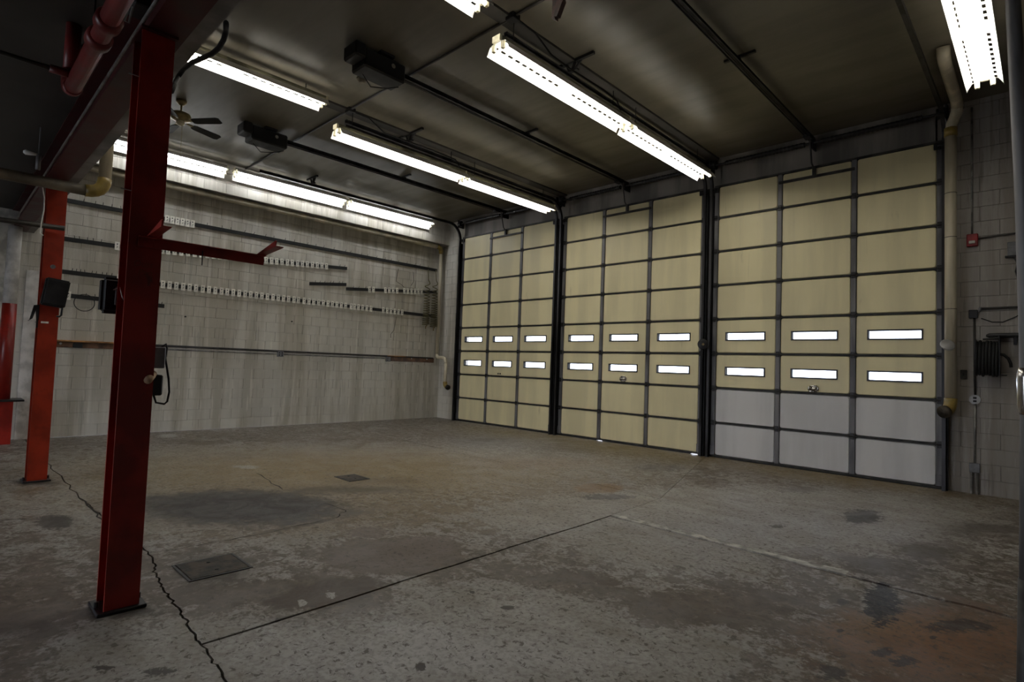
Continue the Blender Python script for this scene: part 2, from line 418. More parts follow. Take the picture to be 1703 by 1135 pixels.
# ceilings, upper walls
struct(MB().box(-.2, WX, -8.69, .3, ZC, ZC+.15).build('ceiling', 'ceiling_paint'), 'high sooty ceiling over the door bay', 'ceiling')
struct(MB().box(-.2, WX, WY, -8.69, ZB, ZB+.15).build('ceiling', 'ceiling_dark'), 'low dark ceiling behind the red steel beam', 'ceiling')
struct(MB().box(-.2, WX, -8.69, -8.60, 3.405, ZC).build('wall_bulkhead', 'header_paint'), 'grey bulkhead strip above the red beam', 'wall')
struct(MB().box(WX, WX+.2, WY, .3, 0, ZC).build('wall_right', 'block_dirty'), 'right block wall out of view', 'wall')
struct(MB().box(-.2, 4.6, WY-.2, WY, 0, ZB).box(8.0, WX+.2, WY-.2, WY, 0, ZB).box(4.6, 8.0, WY-.2, WY, 2.7, ZB).build('wall_rear', 'block_dirty'), 'rear block wall with an unseen open doorway behind the camera', 'wall')  # unseen doorway, added for the cool daylight on lower doors and walls

# block walls: backing plus blocks
BW, BH, JT = .4064, .2032, .0035
def block_mesh(wd, ht, material):
    # block face standing proud of y=0 plane towards -y, chamfered edges
    m = MB(); t = .014; e = .0025; x0, x1, z0, z1 = JT/2, wd-JT/2, JT/2, ht-JT/2
    o = [(x0, 0, z0), (x1, 0, z0), (x1, 0, z1), (x0, 0, z1)]; p = [(x0, -t+e, z0), (x1, -t+e, z0), (x1, -t+e, z1), (x0, -t+e, z1)]
    q = [(x0+e, -t, z0+e), (x1-e, -t, z0+e), (x1-e, -t, z1-e), (x0+e, -t, z1-e)]
    for a, b in ((o, p), (p, q)):
        for i in range(4): j = (i+1) % 4; m.quad(a[i], a[j], b[j], b[i])
    m.quad(*q)
    me = bpy.data.meshes.new('block'); me.from_pydata(m.v, [], m.f); bm = bmesh.new(); bm.from_mesh(me)
    bmesh.ops.remove_doubles(bm, verts=bm.verts[:], dist=1e-5); bmesh.ops.recalc_face_normals(bm, faces=bm.faces[:])
    # normals must face -y
    if sum((f.normal.y for f in bm.faces)) > 0: bmesh.ops.reverse_faces(bm, faces=bm.faces[:])
    bm.to_mesh(me); bm.free(); me.materials.append(MATS[material]); return me
def block_wall(parent, length, height, material, to_world, rotz, limit):
    """u along the wall, courses upward; the nearest `limit` blocks become parts"""
    cells = []; cache = {}
    row = 0
    while row*BH < height-.02:
        ht = min(BH, height-row*BH); u = -(BW/2 if row % 2 else 0)
        while u < length-.02:
            a = max(0, u); b_ = min(length, u+BW)
            if b_-a > .03: cells.append((a, row*BH, round(b_-a, 3), round(ht, 3)))
            u += BW
        row += 1
    cells.sort(key=lambda c: (to_world(c[0]+c[2]/2, c[1]+c[3]/2)-CAM).length)
    rest = MB()
    for i, (u, z, wd, ht) in enumerate(cells):
        if i < limit:
            if (wd, ht) not in cache: cache[(wd, ht)] = block_mesh(wd, ht, material)
            put('block', cache[(wd, ht)], parent, to_world(u, z), (0, 0, rotz))
        else:
            if (wd, ht) not in cache: cache[(wd, ht)] = block_mesh(wd, ht, material)
            me = cache[(wd, ht)]; n = len(rest.v); M = Matrix.Translation(to_world(u, z)) @ Matrix.Rotation(rotz, 4, 'Z')
            rest.v += [tuple(M @ v.co) for v in me.vertices]; rest.f += [tuple(n+j for j in p.vertices) for p in me.polygons]
    if rest.v:
        o = rest.build('block_courses', material, parent); o['kind'] = 'stuff'
# left wall: face at x = 0, blocks proud 14 mm, running from y=0 back to y=-8.75
wl = struct(MB().box(-.2, -.014, WY, .26, 0, ZC).build('wall_left', 'mortar'), 'long stained concrete block wall with hook rails', 'wall')
block_wall(wl, 8.84, 4.88, 'block_paint', lambda u, z: Vector((-.014, -8.78+u, z)), PI/2, 300)
# the courses above the pipe stand proud of the wall below and carry the wall lamps
LEDGE = .25
wu = struct(MB().box(-.014, LEDGE-.014, -8.6, .06, 4.735, ZC).build('wall_upper', 'mortar'), 'pale projecting block courses under the ceiling along the left wall', 'wall')
block_wall(wu, 8.66, ZC-4.735, 'block_paint', lambda u, z: Vector((LEDGE-.014, -8.6+u, 4.735+z)), PI/2, 120)
# door wall
wb = MB(); y0, y1 = .064, .26
wb.box(-.2, DOORS[0][0]+.02, y0, y1, 0, ZC).box(DOORS[0][1]-.02, DOORS[1][0]+.02, y0, y1, 0, ZC).box(DOORS[1][1]-.02, DOORS[2][0]+.02, y0, y1, 0, ZC).box(DOORS[2][1]-.02, WX, y0, y1, 0, ZC)
for l, r, _, _ in DOORS: wb.box(l, r, y0, y1, ZT-.03, ZC)
wbk = struct(wb.build('wall_back', 'header_paint'), 'block wall holding the three overhead doors', 'wall')
block_wall(wbk, .86, ZC, 'block_paint', lambda u, z: Vector((u, y0, z)), 0, 60)
block_wall(wbk, 1.62, ZC, 'block_dirty', lambda u, z: Vector((11.06+u, y0, z)), 0, 140)
tag(MB().box(-60, 90, -120, WY-.2, -.15, -.06).build('ground', 'outside_ground'), 'paved yard outside the unseen rear doorway', 'ground', kind='structure')
gr = tag(MB().box(-60, 90, .3, 160, -.15, -.06).build('ground', 'outside_ground'), 'pale paved yard seen through the door windows', 'ground', kind='structure')

# ------------------------------------------------------------------ overhead doors
def rounded(x0, x1, z0, z1, r, n=4):
    out = []
    for cx_, cz_, a in ((x1-r, z0+r, -PI/2), (x1-r, z1-r, 0), (x0+r, z1-r, PI/2), (x0+r, z0+r, PI)):
        for i in range(n+1): q = a+PI/2*i/n; out.append((cx_+r*math.cos(q), cz_+r*math.sin(q)))
    return out
def panel_mesh(wd, ht, material, win=None):
    """pressed panel: rounded plate with chamfered rim; optional window hole; origin lower-left, front face y=0"""
    r = .035; bm = bmesh.new(); A = rounded(0, wd, 0, ht, r); e = .010
    B = rounded(e, wd-e, e, ht-e, r)
    va = [bm.verts.new((x, .014, z)) for x, z in A]; vb = [bm.verts.new((x, 0, z)) for x, z in B]; vc = [bm.verts.new((x, .045, z)) for x, z in A]
    n = len(A)
    for i in range(n):
        j = (i+1) % n; bm.faces.new((va[i], va[j], vb[j], vb[i])); bm.faces.new((vc[i], vc[j], va[j], va[i]))
    if win:
        x0, x1, z0, z1 = win; hs = []
        for yy, inner in ((0, 0), (.045, 0)):
            hs.append([bm.verts.new(p) for p in ((x0, yy, z0), (x1, yy, z0), (x1, yy, z1), (x0, yy, z1))])
        for i in range(4): j = (i+1) % 4; bm.faces.new((hs[0][i], hs[1][i], hs[1][j], hs[0][j]))
        for loop, hole in ((vb, hs[0]), (vc, hs[1])):
            g = len(loop)//4; H = [hole[1], hole[2], hole[3], hole[0]]
            for q in range(4):
                for i in range(g-1): bm.faces.new((loop[q*g+i], loop[q*g+i+1], H[q]))
                nx = (q+1) % 4; bm.faces.new((loop[q*g+g-1], loop[nx*g], H[nx], H[q]))
    else:
        bm.faces.new(vb); bm.faces.new(vc[::-1])
    bmesh.ops.recalc_face_normals(bm, faces=bm.faces[:])
    me = bpy.data.meshes.new('panel'); bm.to_mesh(me); bm.free(); me.materials.append(MATS[material]); return me
PC = {}
hinge_me = MB().bev(-.028, .028, -.012, 0, -.045, .045, .004).tube([(-.034, -.018, 0), (.034, -.018, 0)], .011, 8).mesh('hinge', 'black_steel')
stile_w = .072; rail_h = .030
def plane_window_frame(wd, ht):
    t = .022; m = MB(); m.box(-t, wd+t, -.012, .05, -t, 0).box(-t, wd+t, -.012, .05, ht, ht+t).box(-t, 0, -.012, .05, 0, ht).box(wd, wd+t, -.012, .05, 0, ht)
    return m.mesh('window_frame', 'window_frame')
WF = {}
WORD = ('left', 'middle', 'right')
for di, (L, R_, A_, B_) in enumerate(DOORS):
    d = thing('door_%d' % (di+1), ('cream sectional overhead door nearest the left block wall', 'middle cream sectional overhead door between the other two', 'sectional overhead door with two grey bottom rows beside the cream duct')[di], 'garage door', (0, 0, 0), kind='structure')
    edges = [(L, A_-stile_w/2), (A_+stile_w/2, B_-stile_w/2), (B_+stile_w/2, R_)]
    for row in range(8):
        z0 = row*S+rail_h/2+(.03 if row == 0 else 0); z1 = min((row+1)*S-rail_h/2, ZT)
        if row == 7: z1 = ZT
        for (xa_, xb_) in edges:
            wd = round(xb_-xa_-.006, 3); ht = round(z1-z0-.004, 3); win = None
            if row in (2, 3):
                fw = .635; c_ = wd/2
                zz = ((1.468, 1.580) if row == 2 else (2.078, 2.188)); win = (round(c_-fw/2, 3), round(c_+fw/2, 3), round(zz[0]-z0, 3), round(zz[1]-z0, 3))
            mt = 'grey_panel' if (di == 2 and row < 2) else 'cream_panel'
            key = (wd, ht, mt, win)
            if key not in PC: PC[key] = panel_mesh(wd, ht, mt, win)
            p = put('panel', PC[key], d, (xa_+.003, 0, z0+.002))
            if win:
                k2 = (round(win[1]-win[0], 3), round(win[3]-win[2], 3))
                if k2 not in WF:
                    WF[k2] = (plane_window_frame(*k2), MB().box(0, k2[0], .018, .024, 0, k2[1]).mesh('pane', 'pane_glass'))
                put('window_frame', WF[k2][0], p, (win[0], 0, win[2])); put('pane', WF[k2][1], p, (win[0], 0, win[2]))
    # stiles
    for xs, wd in ((L-.075, .075), (A_-stile_w/2, stile_w), (B_-stile_w/2, stile_w), (R_, .075)):
        m = MB(); m.box(xs+.004, xs+wd-.004, -.012, .045, .03, ZT)
        m.box(xs, xs+.012, -.004, .045, .03, ZT).box(xs+wd-.012, xs+wd, -.004, .045, .03, ZT)
        m.build('stile', 'stile_steel', d)
        for row in range(1, 8): put('hinge', hinge_me, d, (xs+wd/2, -.014, row*S))
    # horizontal section rails
    for row in range(1, 8):
        m = MB(); m.box(L-.07, R_+.07, -.008, .04, row*S-rail_h/2+.002, row*S-.002).box(L-.07, R_+.07, -.014, .04, row*S+.002, row*S+rail_h/2-.002).box(L-.07, R_+.07, .01, .03, row*S-.002, row*S+.002)
        m.build('section_rail', 'rail_dark', d)
    m = MB()
    for row in range(0, 9):
        zc_ = row*S if row < 8 else ZT
        m.box(L-.07, R_+.07, .046, .056, max(.03, zc_-.075), min(ZT+.02, zc_+.075))
    for xs in (L-.03, A_, B_, R_+.03): m.box(xs-.085, xs+.085, .0465, .0565, .03, ZT+.02)
    m.build('leak_strips', 'rail_dark', d)  # hidden backing strips added to stop daylight leaking between the panels
    MB().box(L-.07, R_+.07, -.02, .045, ZT-.002, ZT+.028).build('top_rail', 'rail_dark', d)
    # bottom seal, with the small gaps that let daylight in
    gaps = {0: [], 1: [(5.36, 5.50), (7.42, 7.58)], 2: [(7.80, 7.87)]}[di]
    MB().box(L-.07, R_+.07, -.012, .05, .022, .045).build('bottom_rail', 'rail_dark', d)
    m = MB(); x = L-.07
    for g0, g1 in gaps+[(R_+.07, R_+.07)]:
        if g0 > x: m.box(x, g0, -.006, .046, 0.004, .023)
        x = g1
    m.build('bottom_seal', 'rubber', d)
    for xs in (L-.075, R_-.005):
        m = MB().bev(xs-.004, xs+.085, -.022, -.006, .045, .20, .004); m.cyl((xs+.04, -.022, .12), (xs+.04, -.032, .12), .012, 8); m.build('corner_bracket', 'stile_steel', d)
    for xs, sg in ((L-.02, -1), (R_+.02, 1)):
        m = MB().box(xs-.05, xs+.03, -.05, -.012, ZT-.10, ZT-.02); m.tube([(xs, -.07, ZT-.06), (xs+sg*.06, -.07, ZT-.06)], .018, 8); m.build('top_roller', 'black_steel', d)
    # top strut and operator arm bracket
    zs = 4.69
    MB().box(A_-.01, B_+.01, -.05, -.012, zs-.018, zs+.018).build('strut', 'rail_dark', d)
    cx_ = (L+R_)/2
    MB().box(cx_-.022, cx_+.022, -.06, -.012, zs, ZT+.01).build('arm_bracket', 'rail_dark', d)
    MB().tube([(cx_, -.055, ZT-.02), (cx_-.02, -.10, ZT+.05), (cx_-.02, -.20, 5.25)], .013, 8).build('operator_arm', 'rail_dark', d)
    # lock handle
    hx, hz = ((2.42, 1.285), (5.966, 1.305), (9.453, 1.293))[di]
    if di == 0:
        m = MB().cyl((hx-.03, 0, hz), (hx-.03, -.02, hz), .016, 10).cyl((hx+.04, 0, hz), (hx+.04, -.02, hz), .016, 10); m.build('lock_bolt', 'rail_dark', d)
    else:
        h = MB().bev(hx-.075, hx+.075, -.03, 0, hz-.055, hz+.055, .025, 3).build('lock_plate', 'chrome', d, True)
        MB().tube([(hx-.05, -.045, hz+.02), (hx, -.06, hz), (hx+.05, -.045, hz-.01)], .012, 8).build('handle', 'chrome', h, True)

# ------------------------------------------------------------------ tracks, shafts
ZTR = 5.18
def track(x, y_end, hand, label, hanger_y=None):
    """vertical + curved + horizontal channel; hand=+1: mouth faces +x"""
    t = thing('door_track', label, 'door track', (x, -.08, 0))
    r = .38
    path = [(0, 0, .0), (0, 0, 1.6), (0, 0, 3.2), (0, 0, ZTR-r)]+[(0, -r+r*math.cos(a), ZTR-r+r*math.sin(a)) for a in [PI/2*i/8 for i in range(1, 9)]]+[(0, (y_end+.08)*.5, ZTR), (0, y_end+.08, ZTR)]
    # channel cross-section (C), in local (u = x, v = outward normal)
    prof = [(-.022, -.03), (.022, -.03), (.022, -.022), (-.014, -.022), (-.014, .022), (.022, .022), (.022, .03), (-.022, .03)]
    m = MB(); n = len(prof)
    for i, p in enumerate(path):
        a = Vector(path[max(i-1, 0)]); b = Vector(path[min(i+1, len(path)-1)]); tg = (b-a).normalized()
        nn = Vector((0, tg.z, -tg.y))
        for u, v in prof: q = Vector(p)+Vector((hand*u, 0, 0))+nn*v; m.v.append(tuple(q))
    for i in range(len(path)-1):
        for j in range(n): k = (j+1) % n; m.f.append((i*n+j, i*n+k, (i+1)*n+k, (i+1)*n+j))
    m.f.append(tuple(range(n))); m.f.append(tuple(reversed(range((len(path)-1)*n, len(path)*n))))
    m.build('channel', 'track_steel', t)
    # mounting angle against the wall
    MB().box(-.04*hand if hand > 0 else .0, .0 if hand > 0 else .04, .03, .14, .0, 4.7).build('mounting_angle', 'black_steel', t)
    return t
tracks = [track(.84, -5.35, 1, 'leftmost door track curving towards the wall lamps'),
          track(4.155, -5.35, -1, 'door track at the right edge of the left door'),
          track(4.290, -5.42, 1, 'door track at the left edge of the middle door'),
          track(7.645, -5.35, -1, 'door track at the right edge of the middle door'),
          track(7.770, -5.42, 1, 'door track at the left edge of the grey bottomed door'),
          track(11.095, -5.4, -1, 'rightmost door track beside the cream duct')]
# ceiling hangers for the tracks
def hanger(x0, x1, y, zlow, label):
    t = thing('track_hanger', label, 'hanger', ((x0+x1)/2, y, ZC)); h = (x1-x0)/2
    MB().box(-h, h, -.02, .02, -.035, 0).build('ceiling_bar', 'black_steel', t)
    for dx in (-.08, .07): MB().prism([(dx-.015, 0), (dx+.015, 0), (dx*.3+.015, zlow-ZC), (dx*.3-.015, zlow-ZC)], 'y', -.012, .012).build('strap', 'black_steel', t)
    MB().prism([(h*.5-.015, 0), (h*.5+.015, 0), (.02+.015, zlow-ZC), (.02-.015, zlow-ZC)], 'y', .014, .03).build('brace', 'black_steel', t)
    MB().box(-.11, .11, -.025, .025, zlow-ZC-.02, zlow-ZC).build('foot', 'black_steel', t)
hanger(7.45, 8.15, -4.27, ZTR+.05, 'black ceiling hanger above the lamp row by the grey bottomed door')
hanger(3.95, 4.72, -4.27, ZTR+.05, 'black ceiling hanger above the central lamp row')
hanger(.6, 1.05, -4.25, ZTR+.05, 'black ceiling hanger near the lamps of the left wall')
hanger(10.95, 11.25, -4.2, ZTR+.05, 'black ceiling hanger over the rightmost door track')
# torsion shafts
for di, (L, R_, A_, B_) in enumerate(DOORS):
    c_ = (L+R_)/2
    t = thing('torsion_shaft', 'dark torsion spring shaft above the %s overhead door' % ('left', 'middle', 'right')[di], 'spring shaft', (c_, -.12, 5.205))
    hw = (R_-L)/2
    MB().tube([(-hw-.14, 0, 0), (hw+.14, 0, 0)], .017, 10).build('shaft', 'black_steel', t)
    for s0, s1 in ((-hw+.15, -.12), (.12, hw-.15)):
        m = MB(); n = int((s1-s0)/.03)
        pts = [(s0+(s1-s0)*i/n, 0, 0) for i in range(n+1)]
        m.tube(pts, [.043 if i % 2 else .036 for i in range(n+1)], 10); m.build('spring', 'black_steel', t)
    for sx in (-hw-.06, hw+.06): MB().tube([(sx-.045, 0, 0), (sx+.045, 0, 0)], .075, 16).build('cable_drum', 'black_steel', t, False)
    for sx in (-hw-.125, 0, hw+.125): MB().box(sx-.012, sx+.012, -.04, .165, -.09, .10).build('bearing_plate', 'black_steel', t)
    struct(MB().box(L-.3, R_+.3, -.02, .06, ZC-.095, ZC).build('trim_%d' % (di+1), 'header_paint'), ('ceiling edge trim over the left door', 'ceiling edge trim over the middle door', 'ceiling edge trim over the right door')[di], 'trim')

# ------------------------------------------------------------------ door operators
def operator(x, label, back=-6.0):
    t = thing('door_operator', label, 'door opener', (x, -5.9, ZC))
    b = MB().bev(-.16, .16, -.30, .30, -.27, -.03, .02).build('motor_box', 'black_plastic', t)
    MB().bev(-.10, .20, -.45, -.30, -.20, -.02, .02).build('motor', 'black_plastic', t)
    MB().box(-.20, .20, -.10, .10, -.03, 0).build('mount', 'black_steel', t)
    MB().cyl((.161, .10, -.12), (.175, .10, -.12), .03, 12).build('sprocket', 'chrome', t)
    m = MB(); m.box(-.045, .045, .30, 5.72, -.115, -.095).box(-.006, .006, .30, 5.72, -.095, -.045)
    m.box(-.045, -.037, .30, 5.72, -.13, -.095).box(.037, .045, .30, 5.72, -.13, -.095)
    m.build('rail', 'track_steel', t)
    MB().tube([(0, .32, -.135), (0, 5.65, -.135)], .008, 6).build('chain', 'black_steel', t)
    MB().box(-.05, .05, 5.45, 5.60, -.16, -.115).build('trolley', 'black_steel', t)
    for yy in (2.85,):
        MB().box(-.19, .19, yy-.018, yy+.018, -.03, 0).build('rail_hanger', 'black_steel', t)
        MB().box(-.012, .012, yy-.018, yy+.018, -.10, -.03).build('hanger_strap', 'black_steel', t)
    MB().tube([(-.05, -.2, -.27), (-.10, -.05, -.36), (-.02, .15, -.33), (.0, .30, -.26)], .006, 6).build('cable', 'rubber', t)
    return t
operator(2.50, 'black overhead door opener nearest the ceiling fan')
operator(5.97, 'black overhead door opener beside the smoke detector')
operator(9.435, 'black overhead door opener serving the grey bottomed door')

# ------------------------------------------------------------------ fluorescent fixtures
def fixture_meshes():
    Lh = 1.215; M = {}
    m = MB(); m.box(-.055, .055, -Lh, Lh, .090, .150); M['housing'] = m.mesh('housing', 'housing_enamel')
    m = MB(); t = .0018
    m.box(-.06, .06, -Lh, Lh, .083, .089)
    for s in (-1, 1):
        PR = [(.06, .085), (.068, .084), (.106, .076), (.113, .072), (.155, .0)]
        def strip(i0, ya, yb):
            (xa_, za_), (xb_, zb_) = PR[i0], PR[i0+1]
            a = [(s*xa_, ya, za_), (s*xa_, yb, za_), (s*xb_, yb, zb_), (s*xb_, ya, zb_)]; bq = [(x, y, z+t) for x, y, z in a]
            n = len(m.v); m.v.extend(a+bq)
            m.f.extend([(n, n+1, n+2, n+3), (n+7, n+6, n+5, n+4)]+[(n+i, n+4+i, n+4+(i+1) % 4, n+(i+1) % 4) for i in range(4)])
        strip(0, -Lh, Lh); strip(2, -Lh, Lh); strip(3, -Lh, Lh)
        N = 22; pit = 2*Lh/N
        for i in range(N+1):
            yc = -Lh+i*pit; ya, yb = max(-Lh, yc-.02), min(Lh, yc+.02)
            if i == N//2: ya, yb = yc-.09, yc+.09
            strip(1, ya, yb)
        m.box(min(s*.154, s*.158), max(s*.154, s*.158), -Lh, Lh, -.012, .004)
    M['reflector'] = m.mesh('reflector', 'white_enamel')
    for nm, mm in (('tube', 'tube_glow'), ('tube_c', 'tube_cool')):
        M[nm] = MB().tube([(0, -Lh+.03, 0), (0, Lh-.03, 0)], .0165, 10).mesh('tube', mm, True)
    m = MB(); m.bev(-.022, .022, -.02, .02, -.035, .045, .006); M['lampholder'] = m.mesh('lampholder', 'lampholder')
    m = MB(); m.box(-.055, .055, -.018, .018, .0, .065); M['end_cap'] = m.mesh('end_cap', 'lampholder')
    M['clip'] = MB().tube([(-.162, 0, .01), (-.05, 0, .115), (-.05, 0, .175)], .003, 6).mesh('clip', 'chrome')
    return M
FM = fixture_meshes()
def fixture(x, yc, z, label, rot=0.0, cool=False, susp=None):
    t = thing('fluorescent_fixture', label, 'light fixture', (x, yc, z), 'twin tube fluorescent fixtures', rot=(0, rot, 0))
    put('housing', FM['housing'], t); put('reflector', FM['reflector'], t)
    for s in (-.066, .066):
        put('tube', FM['tube_c' if cool else 'tube'], t, (s, 0, .030))
        for e in (-1.20, 1.20): put('lampholder', FM['lampholder'], t, (s, e, .040))
    for e in (-1.225, 1.225): put('end_cap', FM['end_cap'], t, (0, e, .085))
    for e in (0.0,): put('clip', FM['clip'], t, (0, e, 0))
    if susp:
        for yy in (-.95, .95): MB().tube([(-.04, yy, .150), (-.04, yy, susp)], .006, 6).build('suspension_rod', 'black_steel', t)
    return t
ZF = 4.72
fixture(8.055, -4.585, ZF, 'front fluorescent fixture of the row by the grey bottomed door', susp=ZTR-.03-ZF)
fixture(8.03, -2.09, ZF, 'rear fluorescent fixture of the row by the grey bottomed door', susp=ZTR-.03-ZF)
fixture(4.745, -4.585, ZF, 'front fluorescent fixture of the central lamp row', susp=ZTR-.03-ZF)
fixture(4.69, -2.09, ZF, 'rear fluorescent fixture of the central lamp row', susp=ZTR-.03-ZF)
fixture(4.64, -7.17, 5.10, 'fluorescent fixture mounted close to ceiling beside the ceiling fan', susp=ZC-5.10)
fixture(7.98, -7.17, 5.10, 'fluorescent fixture cut by the top edge of the photo', susp=ZC-5.10)
fixture(11.64, -3.02, ZF, 'slotted fluorescent fixture at the upper right corner', susp=ZC-ZF)
for yc, lb in ((-1.93, 'wall side fluorescent fixture nearest the door wall corner'), (-4.46, 'middle fluorescent fixture along the left block wall'), (-7.04, 'wall side fluorescent fixture partly behind the tall red column')):
    fixture(.455, yc, 5.085, lb, rot=-.40, cool=True)

# ------------------------------------------------------------------ ceiling conduits, boxes, cords
def conduit(pts, r, name, label, m='dark_conduit', cat='conduit'):
    o = MB().tube(pts, r, 8).build(name, m, None, True); return tag(o, label, cat)
conduit([(.2, -5.40, ZC-.02), (7.88, -5.42, ZC-.02), (11.9, -5.42, ZC-.02)], .016, 'ceiling_conduit', 'thin conduit crossing the high ceiling between the lamp rows')
def jbox(x, y, label, cord):
    t = thing('junction_box', label, 'junction box', (x, y, ZC))
    MB().bev(-.06, .06, -.06, .06, -.07, 0, .006).build('box', 'black_steel', t)
    MB().tube([Vector(c)-Vector((x, y, ZC)) for c in cord], .011, 8).build('cord', 'rubber', t, True)
jbox(4.39, -5.40, 'black ceiling junction box above the central lamp row', [(4.42, -5.36, 5.31), (4.60, -5.2, 5.22), (4.66, -4.95, 5.05), (4.66, -4.6, 5.06), (4.68, -4.0, 5.06), (4.72, -3.55, 5.03), (4.74, -3.48, 4.93), (4.745, -3.46, 4.88)])
jbox(7.88, -5.42, 'black ceiling junction box above the lamp row by the right door', [(7.92, -5.38, 5.31), (8.02, -5.2, 5.20), (8.05, -4.95, 5.05), (8.03, -4.6, 5.05), (8.04, -3.9, 5.05), (8.05, -3.6, 5.02), (8.055, -3.52, 4.92), (8.055, -3.50, 4.88)])
# shallow dark strips along the ceiling
for i, x in enumerate((4.30, 7.78)):
    struct(MB().box(x-.09, x+.09, -8.6, .06, ZC-.03, ZC+.01).build('trim_%d' % (4+i), 'ceiling_dark'), ('dark ceiling strip above the central lamp row', 'dark ceiling strip above the right lamp row')[i], 'trim')
# smoke detector
t = thing('smoke_detector', 'round tan smoke detector on the high ceiling', 'smoke detector', (5.338, -5.773, ZC))
MB().tube([(0, 0, 0), (0, 0, -.02)], .075, 20).build('base', 'smoked_plastic', t)
MB().tube([(0, 0, -.02), (0, 0, -.04), (0, 0, -.055)], [.06, .055, .03], 20).build('sensor', 'smoked_plastic', t)
# ceiling fan
t = thing('ceiling_fan', 'brass ceiling fan with dark blades beside the tall red column', 'ceiling fan', (2.58, -7.23, ZC))
MB().tube([(0, 0, 0), (0, 0, -.03), (0, 0, -.075)], [.075, .07, .03], 16).build('canopy', 'fan_brass', t, True)
MB().tube([(0, 0, -.07), (0, 0, -.20)], .014, 10).build('downrod', 'fan_brass', t)
MB().tube([(0, 0, -.19), (0, 0, -.205), (0, 0, -.25), (0, 0, -.29), (0, 0, -.315)], [.06, .13, .15, .14, .07], 20).build('motor', 'fan_brass', t, True)
MB().tube([(0, 0, -.31), (0, 0, -.36), (0, 0, -.385)], [.055, .06, .03], 16).build('switch_housing', 'lampholder', t, True)
for a in range(5):
    q = math.radians(37+72*a); M = Matrix.Rotation(q, 4, 'Z') @ Matrix.Translation((0, 0, -.325)) @ Matrix.Rotation(math.radians(-14), 4, 'X')
    b = MB().prism([(.20, -.045), (.24, -.06), (.62, -.072), (.66, -.05), (.66, .05), (.62, .072), (.24, .06), (.20, .045)], 'z', -.004, .004)
    b.v = [tuple(M @ Vector(v)) for v in b.v]; bl = b.build('blade', 'fan_blade', t)
    i = MB().prism([(.10, -.015), (.26, -.03), (.26, .03), (.10, .015)], 'z', .005, .010); i.v = [tuple(M @ Vector(v)) for v in i.v]; i.build('blade_iron', 'fan_brass', bl)
MB().tube([(.03, .02, -.37), (.03, .02, -.95)], .0025, 5).build('pull_chain', 'fan_brass', t)
# red-brown release handle on cords
h = bp(926, 14, x=9.30)
t = thing('release_handle', 'red brown pull handle dangling on cords at the top edge', 'pull handle', (h.x, h.y, h.z))
MB().prism([(-.030, .09), (.012, .12), (.03, .05), (.0, -.10), (-.035, -.08)], 'y', -.02, .02).build('grip', 'brown_rubber', t)
MB().prism([(.02, .04), (.075, .055), (.085, .015), (.03, -.09), (.0, -.085)], 'y', -.032, .012).build('plug', 'brown_rubber', t)
MB().tube([(-.02, 0, .08), (-.01, 0, .5), (0, .0, ZC-.14-h.z)], .006, 6).build('cord', 'white_card', t)
MB().tube([(.07, -.01, .03), (.06, 0, .5), (.03, .0, ZC-.14-h.z)], .007, 6).build('cable', 'rubber', t)

# ------------------------------------------------------------------ steel columns and beam
def column(x, y0_, y1_, ztop, label, m='red_paint'):
    c = ((x-.1), (y0_+y1_)/2); hw = (y1_-y0_)/2
    t = thing('steel_column', label, 'column', (c[0], c[1], 0))
    for s, nm in ((1, 'flange'), (-1, 'flange')):
        MB().box(min(s*.1, s*.087), max(s*.1, s*.087), -hw, hw, .02, ztop).build('flange', m, t)
    MB().box(-.087, .087, -.005, .005, .02, ztop).build('web', m, t)
    MB().bev(-.125, .125, -hw-.035, hw+.035, 0, .02, .004).build('base_plate', 'black_steel', t)
    for sx in (-1, 1): MB().cyl((sx*.0, sx*(hw+.018), .02), (sx*.0, sx*(hw+.018), .05), .012, 8).build('anchor_bolt', 'black_steel', t)
    MB().box(-.13, .13, -hw-.01, hw+.01, ztop-.016, ztop).build('cap_plate', 'dark_red_paint', t)
    return t
c1 = column(8.30, -8.905, -8.735, 3.40, 'tall red steel column nearest the camera with chalk writing')
c2 = column(4.00, -8.855, -8.68, 3.40, 'orange red steel column with black case mounted on it', 'orange_red_paint')
def chalk(body, loc, size, parent):
    cu = bpy.data.curves.new('lettering', 'FONT'); cu.body = body; cu.size = size; cu.extrude = .0004; cu.shear = .2
    o = bpy.data.objects.new('lettering', cu); COL.objects.link(o)
    dg = bpy.context.evaluated_depsgraph_get(); me = bpy.data.meshes.new_from_object(o.evaluated_get(dg)); bpy.data.objects.remove(o)
    me.materials.clear(); me.materials.append(MATS['chalk'])
    return put('lettering', me, parent, loc, (PI/2, 0, PI/2))
chalk('Dust', (.1008, -.055, 1.985), .05, c1); chalk('Pan', (.1008, -.03, 1.935), .05, c1)
for zz in (3.10, 2.42): MB().cyl((.09, -.085, zz), (.08, -.135, zz+.004), .0035, 6).build('rod', 'galvanised', c1)
# beam
t = thing('steel_beam', 'dark red steel beam carried by the red columns', 'beam', (6., -8.785, 3.40))
MB().box(-6, 10, -.097, .095, .0, .014).build('bottom_flange', 'dark_red_paint', t)
MB().box(-6, 10, -.006, .006, .014, .326).build('web', 'dark_red_paint', t)
MB().box(-6, 10, -.097, .095, .326, .338).build('top_flange', 'dark_red_paint', t)
conduit([(0.05, -8.90, 3.425), (4.4, -8.90, 3.425), (8.3, -8.905, 3.43), (12, -8.905, 3.43)], .011, 'beam_conduit', 'thin silver conduit running along the red beam', 'conduit')
